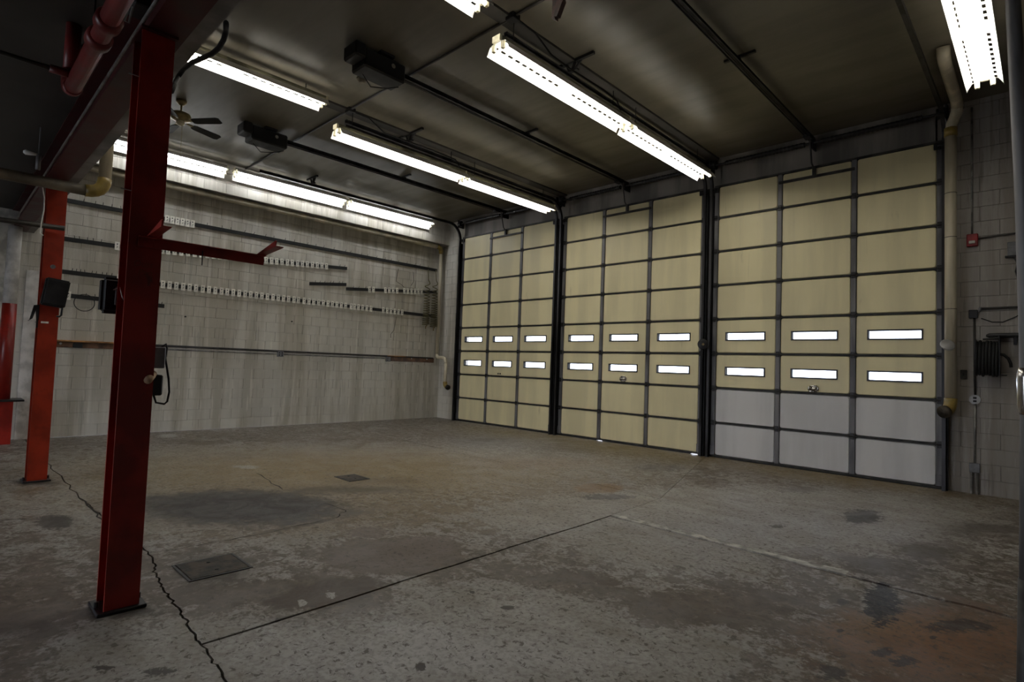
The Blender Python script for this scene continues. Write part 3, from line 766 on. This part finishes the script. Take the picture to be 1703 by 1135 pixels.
# clutter of boxes on beam by the tall column
t = thing('beam_box', 'dark electrical box on the beam above the tall column', 'electrical box', (8.36, -8.93, 3.50))
MB().bev(-.09, .09, -.05, .03, -.06, .12, .008).build('box', 'black_steel', t)
MB().bev(-.05, .02, -.08, -.05, -.02, .08, .006).build('plate', 'galvanised', t)
MB().tube([(.0, -.06, -.06), (-.02, -.07, -.13), (.03, -.06, -.16), (.05, -.05, -.07)], .005, 6).build('wire', 'conduit', t)
# black curved cable beside column top
conduit([bp(285, 152, x=8.20), bp(290, 141, y=-8.62)]+[bp(x, y, y=-8.52) for x, y in ( (296, 128), (306, 114), (320, 104), (336, 97), (352, 90), (364, 80), (372, 66), (376, 52))]+[bp(376, 38, y=-8.585)], .016, 'curved_cable', 'thick black cable bending around the red beam', 'rubber', 'cable')
# red bracket on column 1
t = thing('angle_bracket', 'red angle iron bracket sticking out from the tall red column', 'bracket', (8.31, -8.82, 2.16))
MB().box(0, .045, -.04, .68, -.005, .0).box(0, .006, -.04, .68, -.06, 0).build('arm', 'red_paint', t)
for yy in (.03, .66):
    MB().prism([(0.003, 0), (.0, .004), (.30, .06), (.31, .055), (.30, .02)], 'y', yy-.03, yy-.025).prism([(0, 0), (.30, .02), (.31, .025), (0, .006)], 'y', yy-.025, yy+.02).build('prong', 'red_paint', t)
MB().box(.006, .012, .30, .305, -.12, -.03).build('hook', 'black_steel', t)
# control boxes on column 1
t = thing('control_box', 'grey control box with cord on side of the tall red column', 'control box', (8.2, -8.70, 1.455))
MB().bev(-.05, .05, -.03, .035, -.065, .065, .006).build('box', 'grey_box', t)
MB().tube([(.0, .02, .065), (.0, .045, .085), (.0, .05, .06), (.0, .045, -.0), (.0, .07, -.13), (.0, .078, -.21), (.0, .07, -.27), (.0, .055, -.285), (.0, .01, -.275), (.0, -.005, -.23)], .006, 8).build('cord', 'rubber', t, True)
t = thing('pendant_switch', 'dark pendant switch below the control box on red column', 'switch', (8.2, -8.70, 1.29))
MB().bev(-.045, .045, -.035, .03, -.065, .06, .008).build('body', 'black_plastic', t)
MB().cyl((.13, -.07, .03), (.02, -.02, .065), .022, 10).build('plug', 'tan_plug', t, True)
# black case behind column 1
t = thing('black_speaker', 'black rounded case hanging behind the tall red column', 'speaker', (8.06, -8.925, 1.71))
MB().bev(-.06, .035, -.055, .07, 0, .215, .02, 3).build('case', 'black_plastic', t)
MB().bev(.035, .045, .01, .045, .05, .16, .004).build('label_plate', 'grey_box', t)
MB().tube([(.04, .0, .14), (.05, .03, .16), (.055, .045, .10), (.05, .07, .06)], .004, 6).build('wire', 'conduit', t)
# items on column 2
t = thing('black_case', 'black square case mounted on the orange red column', 'speaker', (4.01, -8.745, 1.965)); t.rotation_euler = (math.radians(-7), 0, 0)
MB().bev(0, .12, -.115, .10, 0, .31, .012, 2).build('case', 'black_plastic', t)
MB().bev(.12, .126, -.10, .085, .02, .29, .004).build('front', 'black_steel', t)
MB().tube([(.05, .085, 0), (.05, .09, -.08), (.05, .075, -.10), (.05, .05, -.10)], .01, 8).build('bracket', 'black_steel', t)
t = thing('tool_hook', 'small black wedge hook on left edge of orange red column', 'hook', (3.98, -8.87, 1.80))
MB().prism([(-.06, .0), (-.03, .17), (.02, .18), (.02, .0), (-.0, .0), (-.01, .12), (-.035, .02)], 'x', -.02, .02).build('wedge', 'black_steel', t)
MB().box(-.01, .01, .0, .03, -.08, .16).build('backing', 'black_steel', t)
tag(MB().bev(4.0, 4.004, -8.832, -8.765, 1.773, 1.795, .0015).build('sticker', 'white_card'), 'small white sticker on the orange red column', 'sticker')
t = thing('push_button', 'round grey button high on the orange red column', 'button', (4.0, -8.763, 2.42))
MB().tube([(0, 0, 0), (.012, 0, 0)], .024, 14).build('plate', 'grey_box', t); MB().tube([(.012, 0, 0), (.02, 0, 0)], .012, 12).build('button', 'galvanised', t)
# far corner: round post with red lower half, gusset plate, white board
px_ = .42; py_ = -8.86
t = thing('pipe_post', 'round post painted red below and white above at the left edge', 'post', (px_, py_, 0))
MB().box(-.14, .14, -.12, .12, .0, .66).build('lower_casing', 'red_paint', t)
MB().bev(-.2, .24, -.22, .24, .66, .69, .005).build('flange_plate', 'black_steel', t)
MB().tube([(0, 0, .69), (0, 0, 2.18)], .09, 20).build('red_sleeve', 'red_paint', t, True)
MB().tube([(0, 0, 2.18), (0, 0, 3.40)], .086, 20).build('white_sleeve', 'white_board', t, True)
t = thing('wall_board', 'tall white painted board against the block wall by red post', 'board', (.01, -8.52, 0))
MB().bev(0, .02, -.14, .13, .0, 2.78, .003).build('panel', 'white_board', t)
for zz, yy in ((1.95, -.07), (1.93, .02)): MB().cyl((.02, yy, zz), (.026, yy, zz), .008, 8).build('screw', 'grey_box', t)

# ------------------------------------------------------------------ big pipes
def el(p, c, q, n=6):
    """rounded corner points between p and q through corner c"""
    p, c, q = Vector(p), Vector(c), Vector(q); return [p*(1-t)**2+c*2*t*(1-t)+q*t*t for t in [i/n for i in range(n+1)]]
# horizontal wall pipe under wall lamps, down the corner
t = thing('wall_pipe', 'cream pipe along the left block wall turning down at the corner', 'pipe', (0, 0, 0))
zp = 4.665; xp = .14; rp = .058
MB().tube([(xp, -8.58, zp), (xp, -4.3, zp), (xp, -.30, zp)], rp, 14).build('run', 'pvc_cream', t, True)
MB().tube(el((xp, -.30, zp), (xp, -.13, zp), (xp-.03, -.13, zp-.17)), rp+.004, 14).build('elbow', 'pvc_yellow', t, True)
xp = .11
MB().tube([(xp, -.13, zp-.17), (xp, -.13, 1.72)], rp-.012, 14).build('drop', 'pvc_cream', t, True)
MB().tube(el((xp, -.13, 1.74), (xp, -.13, 1.64), (.24, -.13, 1.64))+el((.34, -.13, 1.64), (.50, -.13, 1.64), (.51, -.13, 1.48)), rp-.012, 14).build('offset', 'pvc_cream', t, True)
MB().tube([(.51, -.13, 1.50), (.51, -.13, .98)], rp-.012, 14).build('drop', 'pvc_cream', t, True)
MB().tube(el((.51, -.13, 1.0), (.51, -.13, .88), (.62, -.13, .86)), rp, 14).build('outlet_elbow', 'pvc_yellow', t, True)
MB().tube([(.60, -.13, .865), (.66, -.13, .85)], rp+.008, 14).build('outlet_cap', 'iron', t, True)
# duct drop right of the doors
t = thing('duct_drop', 'cream vertical exhaust duct with yellow elbows beside the right door', 'duct', (11.185, -.25, 0))
MB().tube([(0, 0, 1.20), (0, 0, 3.0), (0, 0, 4.84)], .066, 18).build('pipe', 'pvc_cream', t, True)
for z in (2.45, 3.42, 4.02): MB().tube([(0, 0, z-.004), (0, 0, z+.004)], .0675, 18).build('seam', 'rail_dark', t, True)
MB().tube([(0, 0, 4.80), (0, 0, 4.92)], .073, 18).build('coupling', 'pvc_yellow', t, True)
MB().tube([(0, 0, 4.90), (.01, -.005, 4.96), (.07, -.06, 5.10), (.08, -.12, 5.16)], .066, 18).build('offset', 'pvc_cream', t, True)
MB().tube([(.08, -.10, 5.15), (.08, -.20, 5.20), (.08, -.9, 5.22), (.08, -1.35, 5.23), (.08, -1.45, 5.27), (.08, -1.48, ZC)], .066, 18).build('ceiling_run', 'pvc_cream', t, True)
MB().tube(el((0, 0, 1.26), (0, 0, 1.10), (-.05, -.10, 1.08)), .074, 18).build('outlet_elbow', 'pvc_yellow', t, True)
MB().tube([(-.045, -.09, 1.085), (-.065, -.13, 1.075)], .082, 18).build('outlet_cap', 'iron', t, True)
# pipe passing under beam near column 2
t = thing('crossing_pipe', 'cream pipe with yellow elbow passing under the red beam', 'pipe', (4.42, -8.41, 0))
MB().tube([(0, 0, 3.42), (0, 0, ZC)], .063, 16).build('riser', 'pvc_cream', t, True)
MB().tube(el((0, 0, 3.44), (0, 0, 3.265), (0, -.17, 3.265)), .068, 16).build('elbow', 'pvc_yellow', t, True)
MB().tube([(0, -.16, 3.265), (0, -3.0, 3.255)], .060, 16).build('run', 'pvc_dark', t, True)
# dark pipe in front of column 2
conduit([(4.13, -8.70, 2.852), (4.13, -9.6, 2.83), (4.13, -11, 2.82)], .028, 'dark_pipe', 'dark pipe crossing in front of the orange red column', 'dark_conduit', 'pipe')
# red sprinkler main
t = thing('sprinkler_main', 'fat red sprinkler pipe with couplings under the low ceiling', 'pipe', (8.0, -9.10, 3.25))
MB().tube([(-.60, 0, 0), (3.2, 0, 0)], .047, 18).build('main', 'pipe_red', t, True)
for x in (.25, .50): MB().tube([(x-.05, 0, 0), (x-.038, 0, 0), (x+.038, 0, 0), (x+.05, 0, 0)], [.05, .064, .064, .05], 18).build('coupling', 'pipe_red', t, True)
MB().tube(el((-.58, 0, 0), (-.74, 0, 0), (-.74, 0, .16)), .053, 18).build('elbow', 'pipe_red', t, True)
MB().tube([(-.74, 0, .14), (-.74, 0, .488)], .045, 18).build('riser', 'pipe_red', t, True)
MB().tube([(-.44, -.03, .02), (-.44, -.14, .02)], .026, 14).build('branch_outlet', 'pipe_red', t, True)
MB().tube([(-.44, -.13, .02), (-.44, -.22, .02), (-.44, -2.4, .02)], [.016, .013, .013], 10).build('branch_line', 'dark_conduit', t, True)
for x in (.05, 1.5): MB().tube(arc((x, 0, 0), .051, 0, PI, 8)+[(x, -.051, .02)], .004, 6).tube([(x, 0, .05), (x, 0, .488)], .006, 6).build('clamp', 'black_steel', t)
# little lamp bulb & white wire near beam end
t = thing('bare_bulb', 'small bare bulb on a silver holder near the beam', 'lamp', (4.75, -9.02, 3.40))
MB().tube([(0, 0, -.10), (0, 0, .05)], .022, 10).build('holder', 'galvanised', t, True)
MB().tube([(0, -.01, .05), (0, -.06, .05), (0, -.10, .05), (0, -.12, .05)], [.01, .02, .026, .012], 12).build('bulb', 'white_enamel', t, True)
MB().tube([(0, 0, .05), (0, 0, .338)], .008, 6).build('stem', 'galvanised', t)
conduit([bp(x, y, x=4.2) for x, y in ((71, 312), (74, 330), (73, 350), (69, 370), (67, 388), (72, 392))], .006, 'white_wire', 'white wire dangling beside the orange red column', 'white_card', 'wire')

# ------------------------------------------------------------------ left wall rails with hook plates
PLW, PLH = .074, .150
plate_me = MB().bev(0, .006, -PLW/2, PLW/2, -PLH/2, PLH/2, .002).mesh('hook_plate', 'white_card')
hk = MB().tube([(.006, .004, -.004), (.022, .004, -.008), (.030, .0, -.022), (.034, -.008, -.036), (.040, -.016, -.030)], .0034, 6)
hk.tube([(.005, 0, .034), (.009, 0, .034)], .011, 10); hook_me = hk.mesh('hook', 'black_steel')
nail_me = MB().tube([(0, 0, 0), (.03, 0, .01), (.045, 0, .045)], .0045, 6).mesh('nail_hook', 'black_steel')
def rail(y0_, z0_, y1_, z1_, label, plates=(), nails=(), h=.072):
    """plates: list of y"""
    L = y1_-y0_; sl = (z1_-z0_)/L
    t = thing('hook_rail', label, 'hook rail', (.001, y0_, z0_))
    m = MB(); m.prism([(0, -h/2), (L, (z1_-z0_)-h/2), (L, (z1_-z0_)+h/2), (0, h/2)], 'x', 0, .022); m.build('batten', 'rubber', t)
    for y in plates:
        p = put('hook_plate', plate_me, t, (.023, y-y0_, (y-y0_)*sl), (math.atan(sl), 0, 0)); put('hook', hook_me, p)
    for y in nails: put('nail_hook', nail_me, t, (.018, y-y0_, (y-y0_)*sl+h/2-.008), (0, 0, random.uniform(-.5, .5)))
    return t
def ys(xs, line):
    out = []
    for px in xs:
        (xa_, ya_), (xb_, yb_) = line; out.append(bp(px, ya_+(yb_-ya_)*(px-xa_)/(xb_-xa_), x=.03).y)
    return out
c1x = lambda v: 240+v/6.55
c2x = lambda v: 480+v/6.55
nr = lambda a, b, n: [a+(b-a)*(i+random.uniform(-.25, .25))/n for i in range(1, n)]
rail(-8.20, 4.05, -.17, 4.04, 'topmost long black hook rail on the left block wall', plates=[-6.70+.088*i for i in range(6)], nails=nr(-8.1, -6.85, 9)+nr(-6.2, -.3, 26))
# row two, left piece
rail(-8.22, 3.385, -6.95, 3.40, 'second black hook rail left of the tall column', plates=[bp(195, 410, x=.03).y, bp(208, 411, x=.03).y], nails=nr(-8.15, -7.6, 6))
lb = ((279.4, 417), (577.7, 446.7)); a = bp(262, 415.3, x=.03); b = bp(577.7, 446.7, x=.03)
rail(a.y, a.z, b.y, b.z, 'black hook rail crowded with white plates behind the red bracket',
     plates=ys([c1x(v) for v in (196, 258, 330, 403, 475, 550, 620, 687, 755, 822, 888, 953, 1018, 1082, 1145, 1210, 1272, 1328, 1388, 1443, 1500, 1560, 1612, 1670)]+[c2x(v) for v in (150, 205, 260, 313, 363, 413)], lb), nails=nr(-3.2, b.y, 3))
a = bp(515.4, 471.9, x=.03); b = bp(576.5, 473.4, x=.03)
rail(a.y, a.z, b.y, b.z, 'short bare black hook rail in middle of the block wall', nails=nr(a.y, b.y, 8))
lc = ((576.5, 480.6), (727.3, 486.4)); a = bp(*lc[0], x=.03); b = bp(*lc[1], x=.03)
rail(a.y, a.z, b.y-.02, b.z, 'black hook rail with twelve white plates near the coiled hoses', plates=ys([c2x(v) for v in (883, 925, 1055, 1098, 1140, 1182, 1262, 1300, 1340, 1380, 1415, 1450)], lc), nails=nr(a.y, -2.1, 5))
rail(-8.20, 2.82, -7.0, 2.812, 'third black hook rail left of the tall column', plates=[bp(199, 458, x=.03).y], nails=nr(-8.15, -7.45, 10))
ld = [(271.3, 471), (489.2, 496.5), (575, 507.8), (617, 511.9), (669, 520)]
def ysd(xs):
    out = []
    for px in xs:
        i = 0
        while i < len(ld)-2 and px > ld[i+1][0]: i += 1
        out += ys([px], (ld[i], ld[i+1]))
    return out
rail(-6.82, 2.795, -.15, 2.77, 'longest row of white hook plates on a black rail',
     plates=ysd([c1x(v) for v in (205, 277, 350, 425, 495, 565, 638, 706, 775, 843, 905, 970, 1035, 1100, 1160, 1222, 1282, 1343, 1403, 1460, 1518, 1573, 1632, 1680)]+[c2x(v) for v in (170, 222, 275, 328, 378, 430, 477, 527, 575, 622, 683, 720, 762, 808, 853, 898, 1033, 1075, 1115, 1158, 1198, 1238)]))
rail(-8.16, 2.42, -6.65, 2.385, 'lowest black hook rail left of the tall column', plates=[-8.10], nails=nr(-7.95, -7.3, 6)+[-6.7])
# loop of wire
c_ = bp(140, 504, x=.06); m = MB().tube(arc((.085, c_.y, c_.z), .145, 0, 2*PI, 24), .007, 6, False)
tag(m.build('wire_loop', 'rubber', None, True), 'loop of dark cable hanging on the lowest hook rail', 'cable')
# pipes and boards at waist height
conduit([(.03, -7.4, 1.632), (.03, -1.7, 1.622), (.03, -.2, 1.62)], .021, 'wall_conduit', 'dark pipe running along the left wall at waist height', 'dark_conduit', 'pipe')
conduit([(.022, -7.4, 1.566), (.022, -1.72, 1.562)], .013, 'wall_conduit', 'thin grey conduit just below the waist height pipe', 'conduit')
def outlet(y, z, label, n=2):
    t = thing('outlet_box', label, 'outlet', (.002, y, z))
    MB().bev(0, .05, -.065, .065, -.06, .06, .006).build('box', 'grey_box', t)
    for i in range(n): 
        for j in (-.024, .024): MB().tube([(.05, -.03+.06*i, j), (.054, -.03+.06*i, j)], .017, 10).build('socket', 'black_plastic', t)
outlet(bp(467, 589, x=.05).y, 1.566, 'four socket outlet box on the left wall conduit')
outlet(-1.62, 1.545, 'single outlet box at the end of the brown board', 1)
t = thing('wall_shelf_board', 'dark brown board fixed near the corner under the pipe', 'board', (.004, -1.66, 1.50))
MB().bev(0, .03, .12, 1.50, 0, .12, .004).build('board', 'brown_wood', t)
MB().bev(0, .06, .0, .55, .12, .14, .003).build('ledge', 'orange_wood', t)
for y in (.75, 1.25): MB().cyl((.03, y, .09), (.05, y, .08), .012, 8).build('hook', 'white_enamel', t)
t = thing('wall_ledge', 'orange edged wooden ledge on wall between the two red columns', 'board', (.004, -8.24, 1.56))
MB().bev(0, .10, 0, 1.35, .07, .095, .004).build('ledge', 'orange_wood', t)
MB().bev(0, .025, 0, 1.35, -.03, .07, .004).build('board', 'brown_wood', t)
MB().cyl((.03, .08, .03), (.08, .08, .03), .02, 10).build('knob', 'chrome', t)
MB().bev(.025, .07, .25, .38, -.03, .05, .006).build('block', 'black_plastic', t)
# coiled hoses in the corner
def coil(y, ztop, zbot, turns, r, label):
    t = thing('coiled_hose', label, 'hose', (.135, y, ztop)); pts = []
    n = turns*10
    for i in range(n+1):
        f = i/n; a = 2*PI*turns*f; zz = (zbot-ztop)*(f**.62); rr = r*(.75+.35*f)
        pts.append((min(.0, 0)+rr*.55*math.cos(a), rr*math.sin(a), zz))
    MB().tube(pts, .0125, 6).build('coil', 'olive_hose', t, True)
    MB().tube([(0, 0, .30), (.0, .02, .12), pts[0]], .010, 6).build('lead', 'olive_hose', t, True)
    MB().tube([pts[-1], (0, 0, zbot-ztop-.04), (0, 0, zbot-ztop-.10)], .014, 8).build('fitting', 'fan_brass', t, True)
coil(-.56, 3.70, 2.50, 16, .10, 'olive coiled air hose hanging farther from the corner pipe')
coil(-.30, 3.72, 2.46, 18, .10, 'olive coiled air hose hanging right beside the corner pipe')
for i, pl in enumerate((((663, 447), (661, 455), (659, 468), (668, 474), (672, 478)), ((687, 452), (688, 468), (684, 475)), ((659, 527), (657, 540), (655, 550), (650, 556), (650, 562)))):
    conduit([bp(x, y, x=.02) for x, y in pl], .005, 'thin_wire', ('thin dark wire hanging from the top hook rail', 'second thin wire hanging nearer the coiled hoses', 'thin wire dangling below the long plate row')[i], 'rubber', 'wire')
for i, (x, y) in enumerate(((308, 527), (485, 535))):
    p = bp(x, y, x=0); tag(MB().cyl((0, p.y, p.z), (.025, p.y, p.z), .016, 8).build('wall_bolt', 'black_steel'), ('black bolt stub in block wall below the tall column side', 'black bolt stub in the middle of block wall')[i], 'bolt')

# ------------------------------------------------------------------ round discs
def disc(x, y, z, rx, tilt, label, m, hub):
    t = thing('round_reflector', label, 'disc', (x, y, z)); t.rotation_euler = (tilt[0], 0, tilt[1])
    MB().tube([(0, 0, 0), (0, -.012, 0), (0, -.022, 0)], [rx, rx, rx*.8], 24).build('disc', m, t, True)
    MB().cyl((0, 0, 0), (0, .085 if hub else .06, 0), .014, 8).build('stem', 'black_steel', t)
    if hub: MB().cyl((0, -.022, 0), (0, -.03, 0), .022, 10).build('hub', 'fan_brass', t)
disc(11.165, -.385, 1.96, .085, (math.radians(-30), .5), 'pale round disc fixed in front of the cream duct', 'disc_grey', False)
disc(7.715, -.20, 1.987, .095, (0, .4), 'dark round disc with brass centre between the doors', 'black_steel', True)

# ------------------------------------------------------------------ right wall bits
yw = .05
def wpt(px, py): return bp(px, py, y=yw)
t = thing('fire_alarm_pull', 'red fire alarm pull box on the wall right of doors', 'fire alarm', (11.39, yw, 3.405))
MB().bev(-.06, .06, -.055, 0, -.085, .085, .008).build('box', 'alarm_red', t)
MB().bev(-.035, .03, -.07, -.055, -.05, -.01, .006).build('handle', 'white_card', t)
conduit([(11.385, yw-.015, 3.49), (11.385, yw-.015, 5.25)], .012, 'alarm_conduit', 'thin conduit rising above the red alarm box', 'conduit')
conduit([(11.45, yw-.02, 3.42), (11.9, yw-.02, 3.45), (12.3, yw-.02, 3.46)], .012, 'alarm_conduit', 'dark conduit running right from the red alarm box', 'dark_conduit')
t = thing('wall_panel_box', 'grey box on the wall at the right edge of photo', 'box', (11.82, yw, 3.24))
MB().bev(-.075, .10, -.05, 0, -.09, .09, .006).build('box', 'grey_box', t); MB().bev(-.10, .10, -.06, 0, -.115, -.09, .004).build('ledge', 'black_steel', t)
MB().tube([(.0, -.03, -.12), (.03, -.04, -.2), (.01, -.04, -.3), (.04, -.04, -.42)], .016, 6).build('hook_chain', 'black_steel', t)
t = thing('switch_box', 'dark switch box above the black hose coil', 'switch box', (11.40, yw, 2.40))
MB().bev(-.05, .045, -.05, 0, -.055, .055, .005).build('box', 'black_steel', t); MB().cyl((.055, -.03, .03), (.075, -.03, .09), .016, 8).build('fitting', 'galvanised', t)
conduit([(11.46, yw-.02, 2.47), (12.2, yw-.02, 2.475)], .016, 'switch_conduit', 'dark conduit running right from the dark switch box', 'dark_conduit')
conduit([wpt(x, y)-Vector((0, .01, 0)) for x, y in ((1632, 530), (1650, 536), (1668, 536), (1690, 527), (1702, 520))], .006, 'slack_cable', 'slack dark cable drooping beneath the switch conduit', 'rubber', 'cable')
conduit([(11.408, yw-.015, 2.345), (11.410, yw-.015, 1.6), (11.415, yw-.015, 1.31)], .013, 'outlet_conduit', 'conduit from the switch box down to the round outlet', 'dark_conduit')
conduit([(11.415, yw-.015, 1.20), (11.41, yw-.015, .41)], .013, 'outlet_conduit', 'conduit from the round outlet down to the floor box', 'conduit')
t = thing('round_outlet', 'pale double socket outlet on the wall by the duct', 'outlet', (11.413, yw, 1.254))
MB().tube([(0, 0, 0), (0, -.04, 0)], .062, 16).build('box', 'disc_grey', t)
for z in (-.022, .022): MB().bev(-.018, .018, -.046, -.04, z-.013, z+.013, .002).build('socket', 'black_plastic', t)
t = thing('floor_level_box', 'grey junction box low on wall with two pipes below', 'junction box', (11.41, yw, .35))
MB().bev(-.055, .055, -.07, 0, -.06, .06, .005).build('box', 'grey_box', t)
for dx in (-.032, .028): MB().tube([(dx, -.03, -.06), (dx, -.03, -.35)], .017, 8).build('pipe', 'conduit', t)
t = thing('light_switch', 'small dark switch plate between duct and hose coil', 'switch', (11.294, yw, 1.586))
MB().bev(-.035, .035, -.02, 0, -.06, .06, .004).build('plate', 'rail_dark', t); MB().bev(-.01, .01, -.032, -.02, -.02, .02, .003).build('toggle', 'black_plastic', t)
# coiled black hose on a bracket
t = thing('hose_coil', 'coil of black hose hanging on a wall bracket', 'hose', (11.54, yw, 1.80))
n = 7
m = MB()
for i in range(n):
    x = -.10+.034*i; zz = random.uniform(-.012, .012)
    m.tube([(x+.004*math.sin(a), -.14+.10*math.cos(a), zz+(.215+random.uniform(-.004, .004))*math.sin(a)) for a in [2*PI*j/20 for j in range(21)]], .0165, 8, False)
m.build('coil', 'rubber', t, True)
MB().tube([(.11, -.16, .06), (.17, -.17, .05), (.215, -.16, .0), (.235, -.15, -.06), (.24, -.15, -.11)], .017, 8).build('tail', 'rubber', t, True)
MB().box(-.115, -.105, -.26, 0, -.02, .25).box(.125, .135, -.26, 0, -.22, .30).build('side_plate', 'black_steel', t)
MB().tube([(-.04, -.10, .255), (.13, -.10, .27)], .013, 8).tube([(.12, -.10, -.21), (.20, -.10, -.21)], .012, 8).build('peg', 'black_steel', t)
t = thing('wall_bar', 'thick black bar bracket on the wall above hose coil', 'bracket', (11.60, yw, 2.105))
MB().tube([(-.07, -.06, 0), (-.04, -.06, 0), (.7, -.06, .01)], [.012, .032, .032], 10).build('bar', 'black_steel', t)
MB().box(.20, .23, -.08, 0, -.12, .0).box(.30, .325, -.07, 0, .02, .07).build('lug', 'black_steel', t)
# slim grey pole at the right edge of the frame
def edge(px, py, depth, off): return CAM+(RGT*((px-851.5)/FPX)-UPV*((py-567.5)/FPX)+FWD)*depth+RGT*off
pts = [edge(1694, 1160, 2.5, .03), edge(1697, 965, 2.5, .03), edge(1699, 700, 2.5, .03), edge(1697, 560, 2.52, .03), edge(1690, 330, 2.56, .03), edge(1675, 20, 2.6, .03)]
base = pts[0].copy(); base.z = 0.0; topp = pts[-1]+(pts[-1]-pts[-2])*1.6; topp = pts[-1]+(topp-pts[-1])*((ZC-pts[-1].z)/(topp.z-pts[-1].z))
t = thing('grey_pole', 'slim grey metal pole at the right edge of the photo', 'pole', base)
rel = lambda p: p-base
MB().tube([rel(p) for p in pts[1:]+[topp]], .028, 14).build('pole', 'galvanised', t, True)
MB().tube([Vector((0, 0, 0)), rel(pts[0]), rel(pts[1])], .031, 14).build('foot_sleeve', 'rail_dark', t, True)
a, b = edge(1698, 690, 2.5, .03), edge(1697, 612, 2.5, .03)
MB().tube([rel(a), rel(a.lerp(b, .2)), rel(a.lerp(b, .8)), rel(b)], [.029, .036, .036, .029], 16).build('chrome_sleeve', 'chrome', t, True)
MB().tube([Vector((0, 0, 0)), Vector((0, 0, .015))], .09, 20).build('base_plate', 'rail_dark', t)
